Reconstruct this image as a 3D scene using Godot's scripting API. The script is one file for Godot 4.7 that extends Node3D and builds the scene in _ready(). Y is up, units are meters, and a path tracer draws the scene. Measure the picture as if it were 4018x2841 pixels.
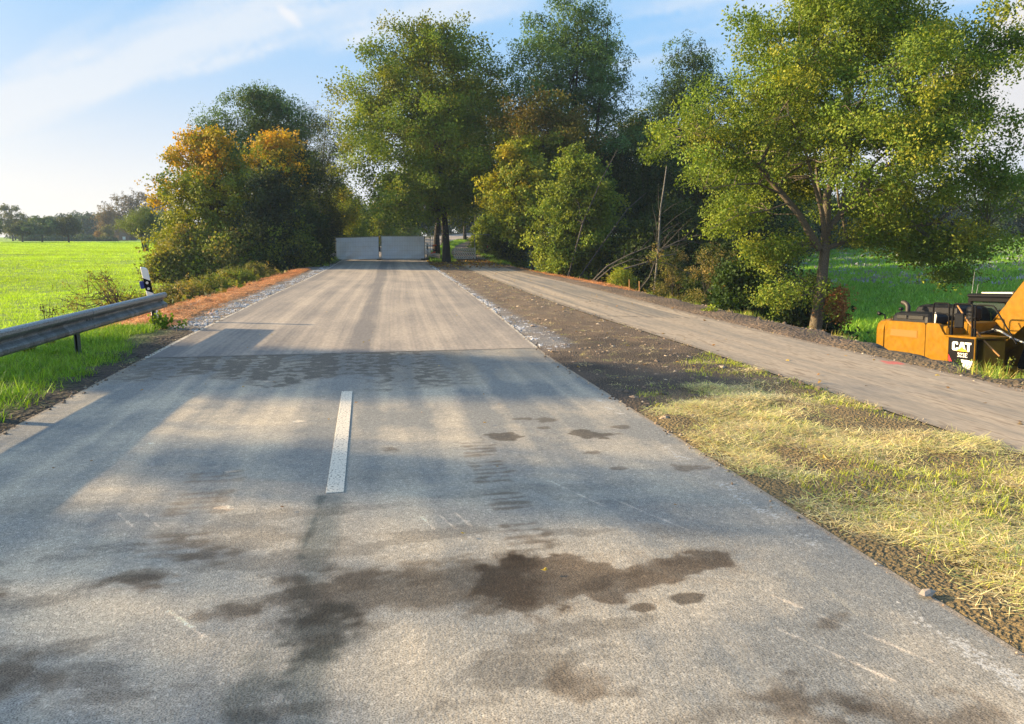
extends Node3D
# A closed country road under construction, an autumn afternoon with low sun from the left.
# x to the right of the road, y up, -z along the road away from the camera; metres.

const SUN := Vector3(-0.883, 0.281, -0.374)
const EXPOSURE := 4.0
var rng := RandomNumberGenerator.new()
var names := {}
var M := {}
var nz := FastNoiseLite.new()
var nz2 := FastNoiseLite.new()
var leaf_mesh := {}

const RL := [[-80, -3.36], [12, -3.36], [15.7, -3.36], [18.7, -3.29], [22.6, -3.22], [27.9, -3.08], [36.4, -2.82], [49.4, -2.35], [64, -1.85], [75, -0.6], [90, 1.6], [115, 7.0], [140, 13.5], [180, 27.0], [260, 60.0]]
const RR := [[-80, 2.73], [11, 2.73], [12.2, 2.76], [15.3, 2.95], [20.2, 3.22], [29.2, 3.62], [38.8, 3.96], [50, 4.25], [63, 4.75], [75, 5.9], [90, 8.2], [115, 13.6], [140, 20.2], [180, 34.0], [260, 67.0]]
const PL := [[-80, 5.37], [8, 5.3], [13, 5.35], [18, 5.28], [22, 5.3], [32, 5.7], [46, 6.2], [60, 6.9], [75, 8.1], [90, 10.3], [115, 16.0], [140, 22.5], [180, 36.5], [260, 70.0]]
const PR := [[-80, 7.67], [12.3, 7.66], [16, 7.75], [20, 8.0], [25, 8.25], [33, 8.6], [46, 8.8], [60, 9.3], [75, 10.3], [90, 12.5], [115, 18.2], [140, 24.7], [180, 38.7], [260, 72.0]]
const VR := [[-80, 8.2], [9, 8.15], [10.5, 8.2], [12, 8.6], [13.5, 8.9], [15, 9.05], [21, 9.3], [27, 9.5], [33.5, 9.9], [41, 9.6], [49, 9.6], [60, 10.3], [75, 11.6], [90, 13.9], [115, 19.5], [140, 26.0], [180, 40.0], [260, 74.0]]
const VL := [[-80, -5.5], [8, -5.4], [15.6, -4.95], [21, -5.02], [25, -4.97], [29, -4.75], [34, -4.5], [45, -4.0], [60, -3.7], [75, -2.6], [90, -0.6], [115, 4.6], [140, 11.0], [180, 24.0], [260, 57.0]]
const GRAVEL_R := [[11.5, 2.8], [12.7, 3.43], [21, 3.45], [29, 3.8], [42, 4.2], [55, 4.5]]
const MEADOW := [[0, -1.75], [20, -1.75], [60, -0.6], [100, 0.25], [250, 1.72], [400, 2.9], [900, 6.0]]

func tab(t: Array, d: float) -> float:
	var k = 0
	while k < t.size() - 2 and d > t[k + 1][0]:
		k += 1
	return lerpf(t[k][1], t[k + 1][1], clampf((d - t[k][0]) / (t[k + 1][0] - t[k][0]), 0.0, 1.0))

func stab(t: Array, d: float) -> float:
	if d < 11.0:
		return tab(t, d)
	var w = minf(3.0, (d - 11.0) * 0.5)
	return (tab(t, d - w) + tab(t, d) + tab(t, d + w)) / 3.0

func rise(z: float) -> float:
	var t = maxf(0.0, -z - 35.0)
	if t < 60.0:
		return 0.0004 * t * t
	return 1.44 + minf(0.03 * (t - 60.0), 2.6)

func ground(x: float, z: float) -> float:
	var d = -z
	var b = rise(z)
	var l = stab(VL, d)
	var r = stab(VR, d)
	if x < l:
		var m = tab(MEADOW, Vector2(x, z).length()) + 0.12 * nz.get_noise_2d(x * 0.6, z * 0.6) * clampf((l - x) / 12.0, 0.0, 1.0)
		return lerpf(b - 0.03, m, smoothstep(-0.08, 1.0, clampf((l - x) / 5.0, 0.0, 1.0)))
	if x > r:
		var f = -2.85 + 0.06 * maxf(0.0, x - 17.0) + 0.25 * nz.get_noise_2d(x * 0.5 + 40.0, z * 0.5) * clampf((x - r) / 12.0, 0.0, 1.0)
		return lerpf(b - 0.03, f, smoothstep(-0.08, 1.0, clampf((x - r) / 4.6, 0.0, 1.0)))
	return b - 0.02

func lin(r: float, g: float, b: float) -> Color:
	return Color(r, g, b).linear_to_srgb()

# ---------------------------------------------------------------- mesh builder
class MB:
	var v := PackedVector3Array()
	var n := PackedVector3Array()
	var c := PackedColorArray()
	var u := PackedVector2Array()
	var col := Color.WHITE
	func t(a: Vector3, b: Vector3, d: Vector3, na: Vector3, nb: Vector3, nd: Vector3) -> void:
		if (d - a).cross(b - a).dot(na + nb + nd) < 0.0:
			v.append(a); v.append(d); v.append(b)
			n.append(na); n.append(nd); n.append(nb)
		else:
			v.append(a); v.append(b); v.append(d)
			n.append(na); n.append(nb); n.append(nd)
		c.append(col); c.append(col); c.append(col)
	func tf(a: Vector3, b: Vector3, d: Vector3, hint: Vector3) -> void:
		var nn = (d - a).cross(b - a).normalized()
		if nn.dot(hint) < 0.0:
			nn = -nn
		t(a, b, d, nn, nn, nn)
	func q(a: Vector3, b: Vector3, d: Vector3, e: Vector3, hint: Vector3) -> void:
		tf(a, b, d, hint)
		tf(a, d, e, hint)
	func rbox(ctr: Vector3, s: Vector3, bev := 0.0, bas := Basis()) -> void:
		var h = s * 0.5
		bev = minf(bev, minf(h.x, minf(h.y, h.z)) * 0.95)
		var p = func(sx, sy, sz, ax):
			var w = Vector3(sx * (h.x - bev), sy * (h.y - bev), sz * (h.z - bev))
			w[ax] = [sx, sy, sz][ax] * h[ax]
			return ctr + bas * w
		for ax in 3:
			for sg in [-1, 1]:
				var cs = []
				for k in [[-1, -1], [1, -1], [1, 1], [-1, 1]]:
					var sv = [0, 0, 0]
					sv[ax] = sg
					sv[(ax + 1) % 3] = k[0]
					sv[(ax + 2) % 3] = k[1]
					cs.append(p.call(sv[0], sv[1], sv[2], ax))
				var hint = Vector3.ZERO
				hint[ax] = sg
				q(cs[0], cs[1], cs[2], cs[3], bas * hint)
		if bev <= 0.0:
			return
		for ax in 3:
			var a1 = (ax + 1) % 3
			var a2 = (ax + 2) % 3
			for s1 in [-1, 1]:
				for s2 in [-1, 1]:
					var sa = [0, 0, 0]
					sa[a1] = s1
					sa[a2] = s2
					var sb = sa.duplicate()
					sa[ax] = -1
					sb[ax] = 1
					var hint = Vector3.ZERO
					hint[a1] = s1
					hint[a2] = s2
					q(p.call(sa[0], sa[1], sa[2], a1), p.call(sb[0], sb[1], sb[2], a1), p.call(sb[0], sb[1], sb[2], a2), p.call(sa[0], sa[1], sa[2], a2), bas * hint)
		for sx in [-1, 1]:
			for sy in [-1, 1]:
				for sz in [-1, 1]:
					tf(p.call(sx, sy, sz, 0), p.call(sx, sy, sz, 1), p.call(sx, sy, sz, 2), bas * Vector3(sx, sy, sz))
	func tube(pts: Array, rads: Array, sides := 6, caps := true) -> void:
		var prev_p = []
		var prev_n = []
		var up = Vector3.ZERO
		for i in pts.size():
			var dir = (pts[mini(i + 1, pts.size() - 1)] - pts[maxi(i - 1, 0)]).normalized()
			if up == Vector3.ZERO:
				up = dir.cross(Vector3(0.31, 0.2, 0.93)).normalized()
			up = (up - dir * up.dot(dir)).normalized()
			var side = dir.cross(up)
			var ps = []
			var ns = []
			for k in sides:
				var a = TAU * k / sides
				var nn = up * cos(a) + side * sin(a)
				ns.append(nn)
				ps.append(pts[i] + nn * rads[i])
			if i > 0:
				for k in sides:
					var k2 = (k + 1) % sides
					t(prev_p[k], ps[k], ps[k2], prev_n[k], ns[k], ns[k2])
					t(prev_p[k], ps[k2], prev_p[k2], prev_n[k], ns[k2], prev_n[k2])
			if caps and (i == 0 or i == pts.size() - 1):
				for k in sides:
					tf(pts[i], ps[k], ps[(k + 1) % sides], dir if i > 0 else -dir)
			prev_p = ps
			prev_n = ns
	func prism(poly: PackedVector2Array, z0: float, z1: float, xf := Transform3D()) -> void:
		var tri = Geometry2D.triangulate_polygon(poly)
		for k in range(0, tri.size(), 3):
			for z in [z0, z1]:
				tf(xf * Vector3(poly[tri[k]].x, poly[tri[k]].y, z), xf * Vector3(poly[tri[k + 1]].x, poly[tri[k + 1]].y, z), xf * Vector3(poly[tri[k + 2]].x, poly[tri[k + 2]].y, z), xf.basis * Vector3(0, 0, z * 2.0 - z0 - z1))
		var area = 0.0
		for i in poly.size():
			area += poly[i].cross(poly[(i + 1) % poly.size()])
		for i in poly.size():
			var a = poly[i]
			var b = poly[(i + 1) % poly.size()]
			var o = Vector2(b.y - a.y, a.x - b.x) * signf(area)
			q(xf * Vector3(a.x, a.y, z0), xf * Vector3(b.x, b.y, z0), xf * Vector3(b.x, b.y, z1), xf * Vector3(a.x, a.y, z1), xf.basis * Vector3(o.x, o.y, 0))
	func lathe(prof: Array, sides: int, xf := Transform3D()) -> void:   # prof: [radius, height]
		for i in prof.size() - 1:
			var a = prof[i]
			var b = prof[i + 1]
			var e = Vector2(b[1] - a[1], a[0] - b[0]).normalized()
			for k in sides:
				var d1 = Vector3(cos(TAU * k / sides), 0, sin(TAU * k / sides))
				var d2 = Vector3(cos(TAU * (k + 1) / sides), 0, sin(TAU * (k + 1) / sides))
				var n1 = xf.basis * (d1 * e.x + Vector3.UP * e.y)
				var n2 = xf.basis * (d2 * e.x + Vector3.UP * e.y)
				var p = [xf * (d1 * a[0] + Vector3.UP * a[1]), xf * (d2 * a[0] + Vector3.UP * a[1]), xf * (d2 * b[0] + Vector3.UP * b[1]), xf * (d1 * b[0] + Vector3.UP * b[1])]
				if a[0] > 1e-5:
					t(p[0], p[1], p[2], n1, n2, n2)
				if b[0] > 1e-5:
					t(p[0], p[2], p[3], n1, n2, n1)
	func loft(rings: Array, closed := true, caps := true) -> void:   # rings of equal point counts, outward from their centres
		for i in rings.size() - 1:
			var ca = Vector3.ZERO
			for p in rings[i]:
				ca += p
			for p in rings[i + 1]:
				ca += p
			ca /= rings[i].size() * 2.0
			var m = rings[i].size()
			for k in (m if closed else m - 1):
				var k2 = (k + 1) % m
				q(rings[i][k], rings[i][k2], rings[i + 1][k2], rings[i + 1][k], (rings[i][k] + rings[i + 1][k2]) * 0.5 - ca)
		if caps:
			for e in [0, rings.size() - 1]:
				var cc = Vector3.ZERO
				for p in rings[e]:
					cc += p
				cc /= rings[e].size()
				var o = Vector3.ZERO
				for p in rings[1 if e == 0 else e - 1]:
					o += p
				o /= rings[e].size()
				for k in rings[e].size():
					tf(cc, rings[e][k], rings[e][(k + 1) % rings[e].size()], cc - o)
	func mesh() -> ArrayMesh:
		var a = []
		a.resize(Mesh.ARRAY_MAX)
		a[Mesh.ARRAY_VERTEX] = v
		a[Mesh.ARRAY_NORMAL] = n
		a[Mesh.ARRAY_COLOR] = c
		if u.size() == v.size():
			a[Mesh.ARRAY_TEX_UV] = u
		var m = ArrayMesh.new()
		m.add_surface_from_arrays(Mesh.PRIMITIVE_TRIANGLES, a)
		return m

# ---------------------------------------------------------------- naming
func numbered(called: String, parent: Node) -> String:
	var key = str(parent.get_instance_id()) + called
	names[key] = names.get(key, -1) + 1
	return called if names[key] == 0 else "%s_%03d" % [called, names[key]]

func tag(o: Node, label := "", category := "", group := "", kind := "") -> Node:
	if label:
		o.set_meta("label", label)
	if category:
		o.set_meta("category", category)
	if group:
		o.set_meta("group", group)
	if kind:
		o.set_meta("kind", kind)
	return o

func thing(called: String, label: String, category: String, at := Vector3.ZERO, group := "") -> Node3D:
	var o = Node3D.new()
	o.name = numbered(called, self)
	o.position = at
	add_child(o)
	tag(o, label, category, group)
	return o

func put(shape, called: String, m: Material, parent: Node = null) -> MeshInstance3D:
	parent = parent if parent else self
	var o = MeshInstance3D.new()
	o.mesh = shape.mesh() if shape is MB else shape
	o.material_override = m
	o.name = numbered(called, parent)
	parent.add_child(o)
	return o

func copy(o: Node3D, called: String, label: String) -> Node3D:
	var c = o.duplicate()
	c.name = numbered(called, self)
	add_child(c)
	c.set_meta("label", label)
	return c

func scatter(called: String, shape: Mesh, m: Material, xf: Array, cols: Array, parent: Node = null) -> MultiMeshInstance3D:
	parent = parent if parent else self
	var mm = MultiMesh.new()
	mm.transform_format = MultiMesh.TRANSFORM_3D
	mm.use_colors = true
	mm.mesh = shape
	mm.instance_count = xf.size()
	for i in xf.size():
		mm.set_instance_transform(i, xf[i])
		mm.set_instance_color(i, cols[i])
	var o = MultiMeshInstance3D.new()
	o.multimesh = mm
	o.material_override = m
	o.name = numbered(called, parent)
	parent.add_child(o)
	o.set_meta("kind", "stuff")
	return o

func pick(cols: Array) -> Color:
	var c: Color = cols[rng.randi() % cols.size()]
	var k = rng.randf_range(0.75, 1.3)
	return Color(c.r * k, c.g * k, c.b * k)

func rot_any() -> Basis:
	return Basis(Vector3(rng.randfn(), rng.randfn(), rng.randfn()).normalized(), rng.randf() * TAU)

func mat(called: String, c: Color, rough := 0.8, metal := 0.0) -> StandardMaterial3D:
	var m = StandardMaterial3D.new()
	m.resource_name = called
	m.albedo_color = c
	m.roughness = rough
	m.metallic = metal
	m.vertex_color_use_as_albedo = true
	M[called] = m
	return m

func noise_tex(freq: float, lo: float, hi: float, type := FastNoiseLite.TYPE_SIMPLEX_SMOOTH, oct := 4, size := 512, sd := 1) -> NoiseTexture2D:
	var f = FastNoiseLite.new()
	f.noise_type = type
	f.frequency = freq
	f.fractal_octaves = oct
	f.seed = sd
	var t = NoiseTexture2D.new()
	t.width = size
	t.height = size
	t.seamless = true
	t.noise = f
	var g = Gradient.new()
	g.set_color(0, Color(lo, lo, lo))
	g.set_color(1, Color(hi, hi, hi))
	t.color_ramp = g
	return t

func triplanar(m: StandardMaterial3D, albedo: Texture2D, height: Texture2D, scale: float, relief: float) -> StandardMaterial3D:
	m.uv1_triplanar = true
	m.uv1_world_triplanar = true
	m.uv1_scale = Vector3.ONE * scale
	m.albedo_texture = albedo
	if height:
		m.heightmap_enabled = true
		m.heightmap_texture = height
		m.heightmap_scale = relief
	return m

# ---------------------------------------------------------------- sky
func make_sky() -> ImageTexture:
	var w = 1792
	var h = 896
	var data = PackedFloat32Array()
	data.resize(w * h * 3)
	var wisps = FastNoiseLite.new()
	wisps.seed = 5
	wisps.frequency = 1.0
	wisps.fractal_octaves = 5
	wisps.domain_warp_enabled = true
	wisps.domain_warp_amplitude = 0.35
	wisps.domain_warp_frequency = 1.2
	var puff = FastNoiseLite.new()
	puff.seed = 11
	puff.frequency = 1.0
	puff.fractal_octaves = 5
	puff.fractal_gain = 0.5
	var sky_top = Vector3(0.34, 0.56, 0.93)
	var sky_mid = Vector3(0.26, 0.58, 0.98)
	var heaps = [[0.765, 0.105, 15.8], [2.3, 0.2, 14.0], [-2.75, 0.25, 11.0], [3.0, 0.12, 16.0], [-0.079, 0.012, 0.0]]
	for y in h / 2 + 8:
		var e = PI * 0.5 - PI * (y + 0.5) / h
		var ed = rad_to_deg(e)
		for x in w:
			var az = wrapf((x + 0.5) / w * TAU, -PI, PI)       # 0 is -z, positive to the right
			var d = Vector3(sin(az) * cos(e), sin(e), -cos(az) * cos(e))
			var near = 0.5 + 0.5 * Vector2(d.x, d.z).normalized().dot(Vector2(SUN.x, SUN.z).normalized())
			var hor = Vector3(0.90, 0.95, 1.02).lerp(Vector3(1.34, 1.14, 0.90), near * near)
			var low = exp(-pow(maxf(ed, 0.0) / lerpf(7.5, 10.0, near * near), 1.7))
			var c = sky_mid.lerp(sky_top, smoothstep(14.0, 75.0, ed)).lerp(hor, low)
			c = c.lerp(Vector3(0.80, 0.91, 0.98), 0.25 * near * near * smoothstep(60.0, 5.0, ed))
			# brighter air towards the sun
			var glow = maxf(0.0, d.dot(SUN))
			c += Vector3(1.0, 0.88, 0.70) * (6.0 * pow(glow, 14.0) + 12.0 * pow(glow, 60.0))
			# thin high cloud in long streaks
			var k = 1.0 / (sin(maxf(e, 0.01)) + 0.14)
			var p = Vector2(d.x, d.z).normalized() * k
			var along = p.dot(Vector2(0.80, 0.60))
			var across = p.dot(Vector2(-0.60, 0.80))
			var s = wisps.get_noise_2d(along * 0.16, across * 0.9 + 3.0) + 0.30 * wisps.get_noise_2d(along * 0.6 + 9.0, across * 3.6)
			var veil = smoothstep(0.0, 0.6, s) * (0.35 + 0.45 * near) * smoothstep(1.0, 7.0, ed) * smoothstep(80.0, 20.0, ed)
			c = c.lerp(Vector3(0.95, 0.96, 0.97), clampf(veil * 1.15, 0.0, 0.66))
			# heaped clouds, here and there, low over the horizon
			var top = -5.0
			for q in heaps:
				var dx = wrapf(az - q[0], -PI, PI) / q[1]
				if absf(dx) < 3.0:
					top = maxf(top, q[2] * exp(-dx * dx * 0.5))
			if top > 2.0:
				var edge = top + 4.5 * puff.get_noise_3d(d.x * 9.0, d.y * 12.0, d.z * 9.0) - ed
				var cl = smoothstep(-0.2, 1.3, edge) * smoothstep(2.0, 7.0, ed) * smoothstep(2.0, 4.0, top)
				if cl > 0.0:
					var body = clampf(0.5 + 0.8 * puff.get_noise_3d(d.x * 13.0 + 4.0, d.y * 17.0, d.z * 13.0), 0.0, 1.0)
					var cc = Vector3(0.80, 0.80, 0.84).lerp(Vector3(1.0, 0.94, 0.88), clampf(body * 0.55 + (1.0 - clampf(edge / 9.0, 0.0, 1.0)) * 0.5, 0.0, 1.0))
					c = c.lerp(cc, cl * 0.95)
			var small = smoothstep(1.0, 0.2, Vector2((az + 0.081) / 0.018, (ed - 14.9 + (az + 0.081) * 40.0) / 0.55).length() + 0.5 * puff.get_noise_3d(d.x * 40.0, d.y * 60.0, d.z * 40.0))
			small = maxf(small, 0.6 * smoothstep(1.0, 0.2, Vector2((az - 0.0) / 0.012, (ed - 13.6) / 0.5).length()))
			c = c.lerp(Vector3(0.96, 0.96, 0.98), small * 0.8)
			var i = (y * w + x) * 3
			data[i] = c.x / EXPOSURE
			data[i + 1] = c.y / EXPOSURE
			data[i + 2] = c.z / EXPOSURE
	for i in range((h / 2 + 8) * w * 3, data.size(), 3):
		data[i] = 0.16 / EXPOSURE
		data[i + 1] = 0.20 / EXPOSURE
		data[i + 2] = 0.09 / EXPOSURE
	return ImageTexture.create_from_image(Image.create_from_data(w, h, false, Image.FORMAT_RGBF, data.to_byte_array()))

# ---------------------------------------------------------------- painted surfaces
func gray(w: int, h: int, small_w: int, small_h: int, freq: float, sd: int, oct := 4, type := FastNoiseLite.TYPE_SIMPLEX_SMOOTH) -> PackedByteArray:
	var f = FastNoiseLite.new()
	f.seed = sd
	f.noise_type = type
	f.frequency = freq
	f.fractal_octaves = oct
	var im = f.get_image(small_w, small_h, false, false, true)
	im.convert(Image.FORMAT_L8)
	if small_w != w or small_h != h:
		im.resize(w, h, Image.INTERPOLATE_CUBIC)
	return im.get_data()

var to_byte := PackedByteArray()

func make_lut() -> void:
	to_byte.resize(1025)
	for i in 1025:
		to_byte[i] = int(clampf(Color(i / 1024.0, 0, 0).linear_to_srgb().r, 0, 1) * 255.0 + 0.5)

func b8(x: float) -> int:
	return to_byte[clampi(int(x * 1024.0), 0, 1024)]

const NW := 800
const NH := 1600
const N_X0 := -3.36
const N_XW := 6.09
const N_D0 := 1.0
const N_DW := 11.3

func paint_near_road() -> ImageTexture:
	var d = PackedByteArray()
	d.resize(NW * NH * 3)
	var blot = gray(NW, NH, 256, 512, 0.012, 21, 5)
	var mid = gray(NW, NH, 512, 1024, 0.05, 22, 4)
	var streak = gray(NW, NH, 256, 24, 0.06, 23, 4)
	var grain = gray(NW, NH, NW, NH, 0.5, 24, 2, FastNoiseLite.TYPE_VALUE)
	var smear = gray(NW, NH, 90, 420, 0.045, 26, 4)
	var cell = gray(NW, NH, NW, NH, 0.16, 25, 1, FastNoiseLite.TYPE_CELLULAR)
	for y in NH:
		var dd = N_D0 + N_DW * y / (NH - 1.0)
		var far = smoothstep(4.0, 9.0, dd)
		for x in NW:
			var i = y * NW + x
			var xx = N_X0 + N_XW * x / (NW - 1.0)
			var a = blot[i] / 255.0
			var m = mid[i] / 255.0
			var s = streak[i] / 255.0
			var g = grain[i] / 255.0
			var lanes = 0.18 * exp(-pow((xx + 1.7) / 0.9, 2.0)) + 0.10 * exp(-pow((xx - 0.75) / 0.6, 2.0)) - 0.16 * smoothstep(1.3, 2.2, xx) - 0.12 * smoothstep(-2.6, -3.1, xx)
			var dust = clampf((a - 0.5) * 1.1 + (s - 0.5) * (0.5 + 0.7 * far) + (m - 0.5) * 0.35 + 0.40 + lanes, 0.0, 1.0)
			dust *= 1.0 - 0.75 * exp(-pow((xx + 0.30) / 0.26, 2.0)) * (0.55 + 0.45 * m)
			# earth carried onto the last metres before the new surfacing
			var soil = smoothstep(9.2, 10.4, dd + (a - 0.5) * 2.0 + (m - 0.5) * 0.8 + 0.25 * xx * smoothstep(0.0, 2.0, -xx) * 0.4) * (0.45 + 0.55 * smoothstep(0.3, 0.6, m + (s - 0.5) * 0.8))
			soil *= smoothstep(2.9, 1.6, absf(xx + 1.0)) * 0.75 + 0.35
			var k = 0.98 + 0.30 * g
			if cell[i] < 60 and g > 0.5:
				k *= 1.25
			elif g < 0.28:
				k *= 0.84
			var r = lerpf(0.262, 0.580, dust) * k
			var gg = lerpf(0.262, 0.502, dust) * k
			var bb = lerpf(0.246, 0.385, dust) * k
			soil = maxf(soil, 0.62 * smoothstep(0.56, 0.74, smear[i] / 255.0 + (m - 0.5) * 0.3) * smoothstep(7.0, 3.5, dd) * smoothstep(2.4, 1.2, xx))
			r = lerpf(r, 0.105 * k, soil * 0.8)
			gg = lerpf(gg, 0.092 * k, soil * 0.8)
			bb = lerpf(bb, 0.076 * k, soil * 0.8)
			# worn remains of the edge line
			var el = absf(xx - 2.52)
			if el < 0.065 and dd < 8.2:
				var wear = m * 0.38 + g * 0.42 + cell[i] / 255.0 * 0.22 + a * 0.25 + 0.16 * exp(-pow((dd - 2.6) / 0.5, 2.0)) + 0.05 * exp(-pow((dd - 4.4) / 1.0, 2.0)) - el * 1.2
				if wear > 0.755:
					r = 0.62 * (0.8 + 0.3 * g); gg = 0.60 * (0.8 + 0.3 * g); bb = 0.55 * (0.8 + 0.3 * g)
			var el2 = absf(xx - 2.26 - 0.01 * sin(dd * 1.7))
			if el2 < 0.012 and m > 0.47:
				r = lerpf(r, 0.42, 0.6); gg = lerpf(gg, 0.40, 0.6); bb = lerpf(bb, 0.34, 0.6)
			# sandy rim along both edges
			var rim = maxf(smoothstep(2.68, 2.72, xx), smoothstep(-3.31, -3.345, xx)) * 0.8
			r = lerpf(r, 0.36 * k, rim); gg = lerpf(gg, 0.29 * k, rim); bb = lerpf(bb, 0.21 * k, rim)
			d[i * 3] = b8(r)
			d[i * 3 + 1] = b8(gg)
			d[i * 3 + 2] = b8(bb)
	var shade = func(poly: Array, factor: float, ragged: float, soft: float, tint: Vector3):
		var pp = PackedVector2Array()
		var lo = Vector2(1e9, 1e9)
		var hi = -lo
		for p in poly:
			pp.append(Vector2(p[0], -p[1]))
			lo = lo.min(pp[-1])
			hi = hi.max(pp[-1])
		lo -= Vector2.ONE * (ragged + soft)
		hi += Vector2.ONE * (ragged + soft)
		for y in range(clampi(int((lo.y - N_D0) / N_DW * NH), 0, NH - 1), clampi(int((hi.y - N_D0) / N_DW * NH), 0, NH - 1)):
			for x in range(clampi(int((lo.x - N_X0) / N_XW * NW), 0, NW - 1), clampi(int((hi.x - N_X0) / N_XW * NW), 0, NW - 1)):
				var i = y * NW + x
				var p = Vector2(N_X0 + N_XW * x / (NW - 1.0), N_D0 + N_DW * y / (NH - 1.0))
				var best = 1e9
				for k in pp.size():
					best = minf(best, p.distance_to(Geometry2D.get_closest_point_to_segment(p, pp[k], pp[(k + 1) % pp.size()])))
				if not Geometry2D.is_point_in_polygon(p, pp):
					best = -best
				best += (mid[i] / 255.0 - 0.5) * 2.2 * ragged + (grain[i] / 255.0 - 0.5) * ragged * 0.35
				var t = clampf(best / soft + 0.5, 0.0, 1.0) if soft > 0.0 else (1.0 if best > 0.0 else 0.0)
				if t > 0.0:
					for c in 3:
						d[i * 3 + c] = mini(int(d[i * 3 + c] * lerpf(1.0, factor * tint[c], t)), 236)
	var brown = Vector3(1.01, 0.975, 0.945)
	var cool = Vector3(0.96, 1.0, 1.02)
	var wet = [[2.02, -3.82], [1.91, -3.87], [1.63, -3.86], [1.31, -3.76], [1.14, -3.95], [0.97, -4.02], [0.76, -3.99], [0.55, -3.9], [0.5, -3.6], [0.69, -3.30], [1.02, -3.45], [1.19, -3.36], [1.32, -3.46], [1.65, -3.55], [1.91, -3.68]]
	shade.call(wet, 0.72, 0.08, 0.03, brown)
	shade.call(wet, 0.84, 0.16, 0.22, brown)
	shade.call([[0.9, -4.0], [0.4, -4.0], [-0.1, -3.98], [-0.44, -3.95], [-0.48, -3.7], [-0.4, -3.45], [-0.15, -3.4], [0.12, -3.5], [0.43, -3.4], [0.8, -3.4]], 0.68, 0.14, 0.16, brown)
	shade.call([[-0.42, -3.6], [-0.12, -3.6], [-0.1, -3.15], [-0.36, -3.1]], 0.58, 0.08, 0.10, cool)
	shade.call([[-0.36, -3.2], [-0.2, -3.2], [-0.16, -1.2], [-0.34, -1.2]], 0.80, 0.05, 0.08, cool)
	shade.call([[-0.62, -2.9], [-0.45, -3.3], [-0.38, -2.4], [-0.5, -1.9], [-0.68, -2.2]], 0.74, 0.12, 0.16, cool)
	shade.call([[1.42, -3.36], [1.5, -3.41], [1.62, -3.36], [1.58, -3.29], [1.46, -3.28]], 0.6, 0.03, 0.015, brown)
	shade.call([[1.12, -3.30], [1.3, -3.33], [1.32, -3.28], [1.16, -3.26]], 0.65, 0.04, 0.015, brown)
	shade.call([[1.02, -6.66], [1.12, -6.8], [1.28, -6.78], [1.36, -6.66], [1.22, -6.5], [1.08, -6.52]], 0.66, 0.09, 0.03, brown)
	shade.call([[1.78, -6.68], [1.95, -6.80], [2.12, -6.66], [2.22, -6.55], [2.1, -6.42], [1.9, -6.46]], 0.66, 0.08, 0.03, brown)
	for s in [[1.8, -5.99, 0.06], [1.49, -7.33, 0.07], [1.7, -7.23, 0.09], [2.42, -5.41, 0.11], [2.36, -6.8, 0.07], [1.62, -6.9, 0.06], [1.9, -5.5, 0.05], [0.15, -6.4, 0.07], [2.1, -3.0, 0.07], [-0.6, -2.4, 0.1], [0.55, -2.25, 0.22], [0.7, -2.0, 0.16], [1.6, -2.45, 0.15], [2.0, -2.2, 0.22], [0.8, -2.75, 0.12], [-1.7, -3.1, 0.25], [-2.0, -4.0, 0.12], [-2.4, -2.9, 0.2], [-0.35, -2.1, 0.12], [-1.2, -4.1, 0.14], [-0.9, -4.35, 0.12], [-0.7, -3.6, 0.11], [-2.6, -3.6, 0.14]]:
		var blob = []
		for k in 9:
			blob.append([s[0] + s[2] * 1.35 * cos(TAU * k / 9), s[1] + s[2] * 0.8 * sin(TAU * k / 9)])
		shade.call(blob, 0.78, s[2] * 0.9, s[2] * 0.6, brown)
	for k in 26:      # prints of a tracked machine, left and right
		var zz = -6.5 + 0.10 * k
		var gap = sin(k * 2.3) * 0.5 + sin(k * 0.9)
		if gap > -0.6:
			shade.call([[0.76 + 0.02 * gap, zz], [1.02 + 0.03 * gap, zz - 0.01], [1.02, zz + 0.035], [0.77, zz + 0.04]], 0.80, 0.04, 0.04, brown)
		if gap < 0.5 and k > 4:
			shade.call([[-1.34 + 0.03 * gap, zz], [-0.96 + 0.04 * gap, zz - 0.01], [-0.98, zz + 0.04], [-1.32, zz + 0.045]], 0.86, 0.05, 0.06, brown)
	shade.call([[-0.40, -5.28], [-0.20, -5.28], [-0.22, -4.6], [-0.30, -3.6], [-0.40, -3.6], [-0.42, -4.4]], 0.84, 0.03, 0.10, cool)
	shade.call([[-0.36, -5.27], [-0.33, -5.27], [-0.36, -4.7], [-0.40, -4.2], [-0.42, -4.2], [-0.39, -4.7]], 0.80, 0.03, 0.03, cool)
	for s in [[-0.98, -3.69, -0.76, -3.39, 0.011], [-1.64, -5.17, -1.45, -4.86, 0.006], [-1.48, -5.16, -1.32, -4.87, 0.006], [0.30, -4.75, 0.37, -4.5, 0.006], [0.42, -4.75, 0.50, -4.48, 0.006], [0.52, -4.8, 0.60, -4.5, 0.005], [1.3, -5.3, 1.52, -4.7, 0.006], [1.6, -4.9, 1.9, -4.2, 0.006], [1.95, -3.3, 2.3, -2.6, 0.008], [1.8, -3.0, 2.05, -2.5, 0.006]]:
		var a = Vector2(s[0], s[1])
		var b = Vector2(s[2], s[3])
		var o = (b - a).orthogonal().normalized() * s[4]
		shade.call([[a.x + o.x, a.y + o.y], [b.x + o.x, b.y + o.y], [b.x - o.x, b.y - o.y], [a.x - o.x, a.y - o.y]], 1.28, 0.012, 0.014, brown)
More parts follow.
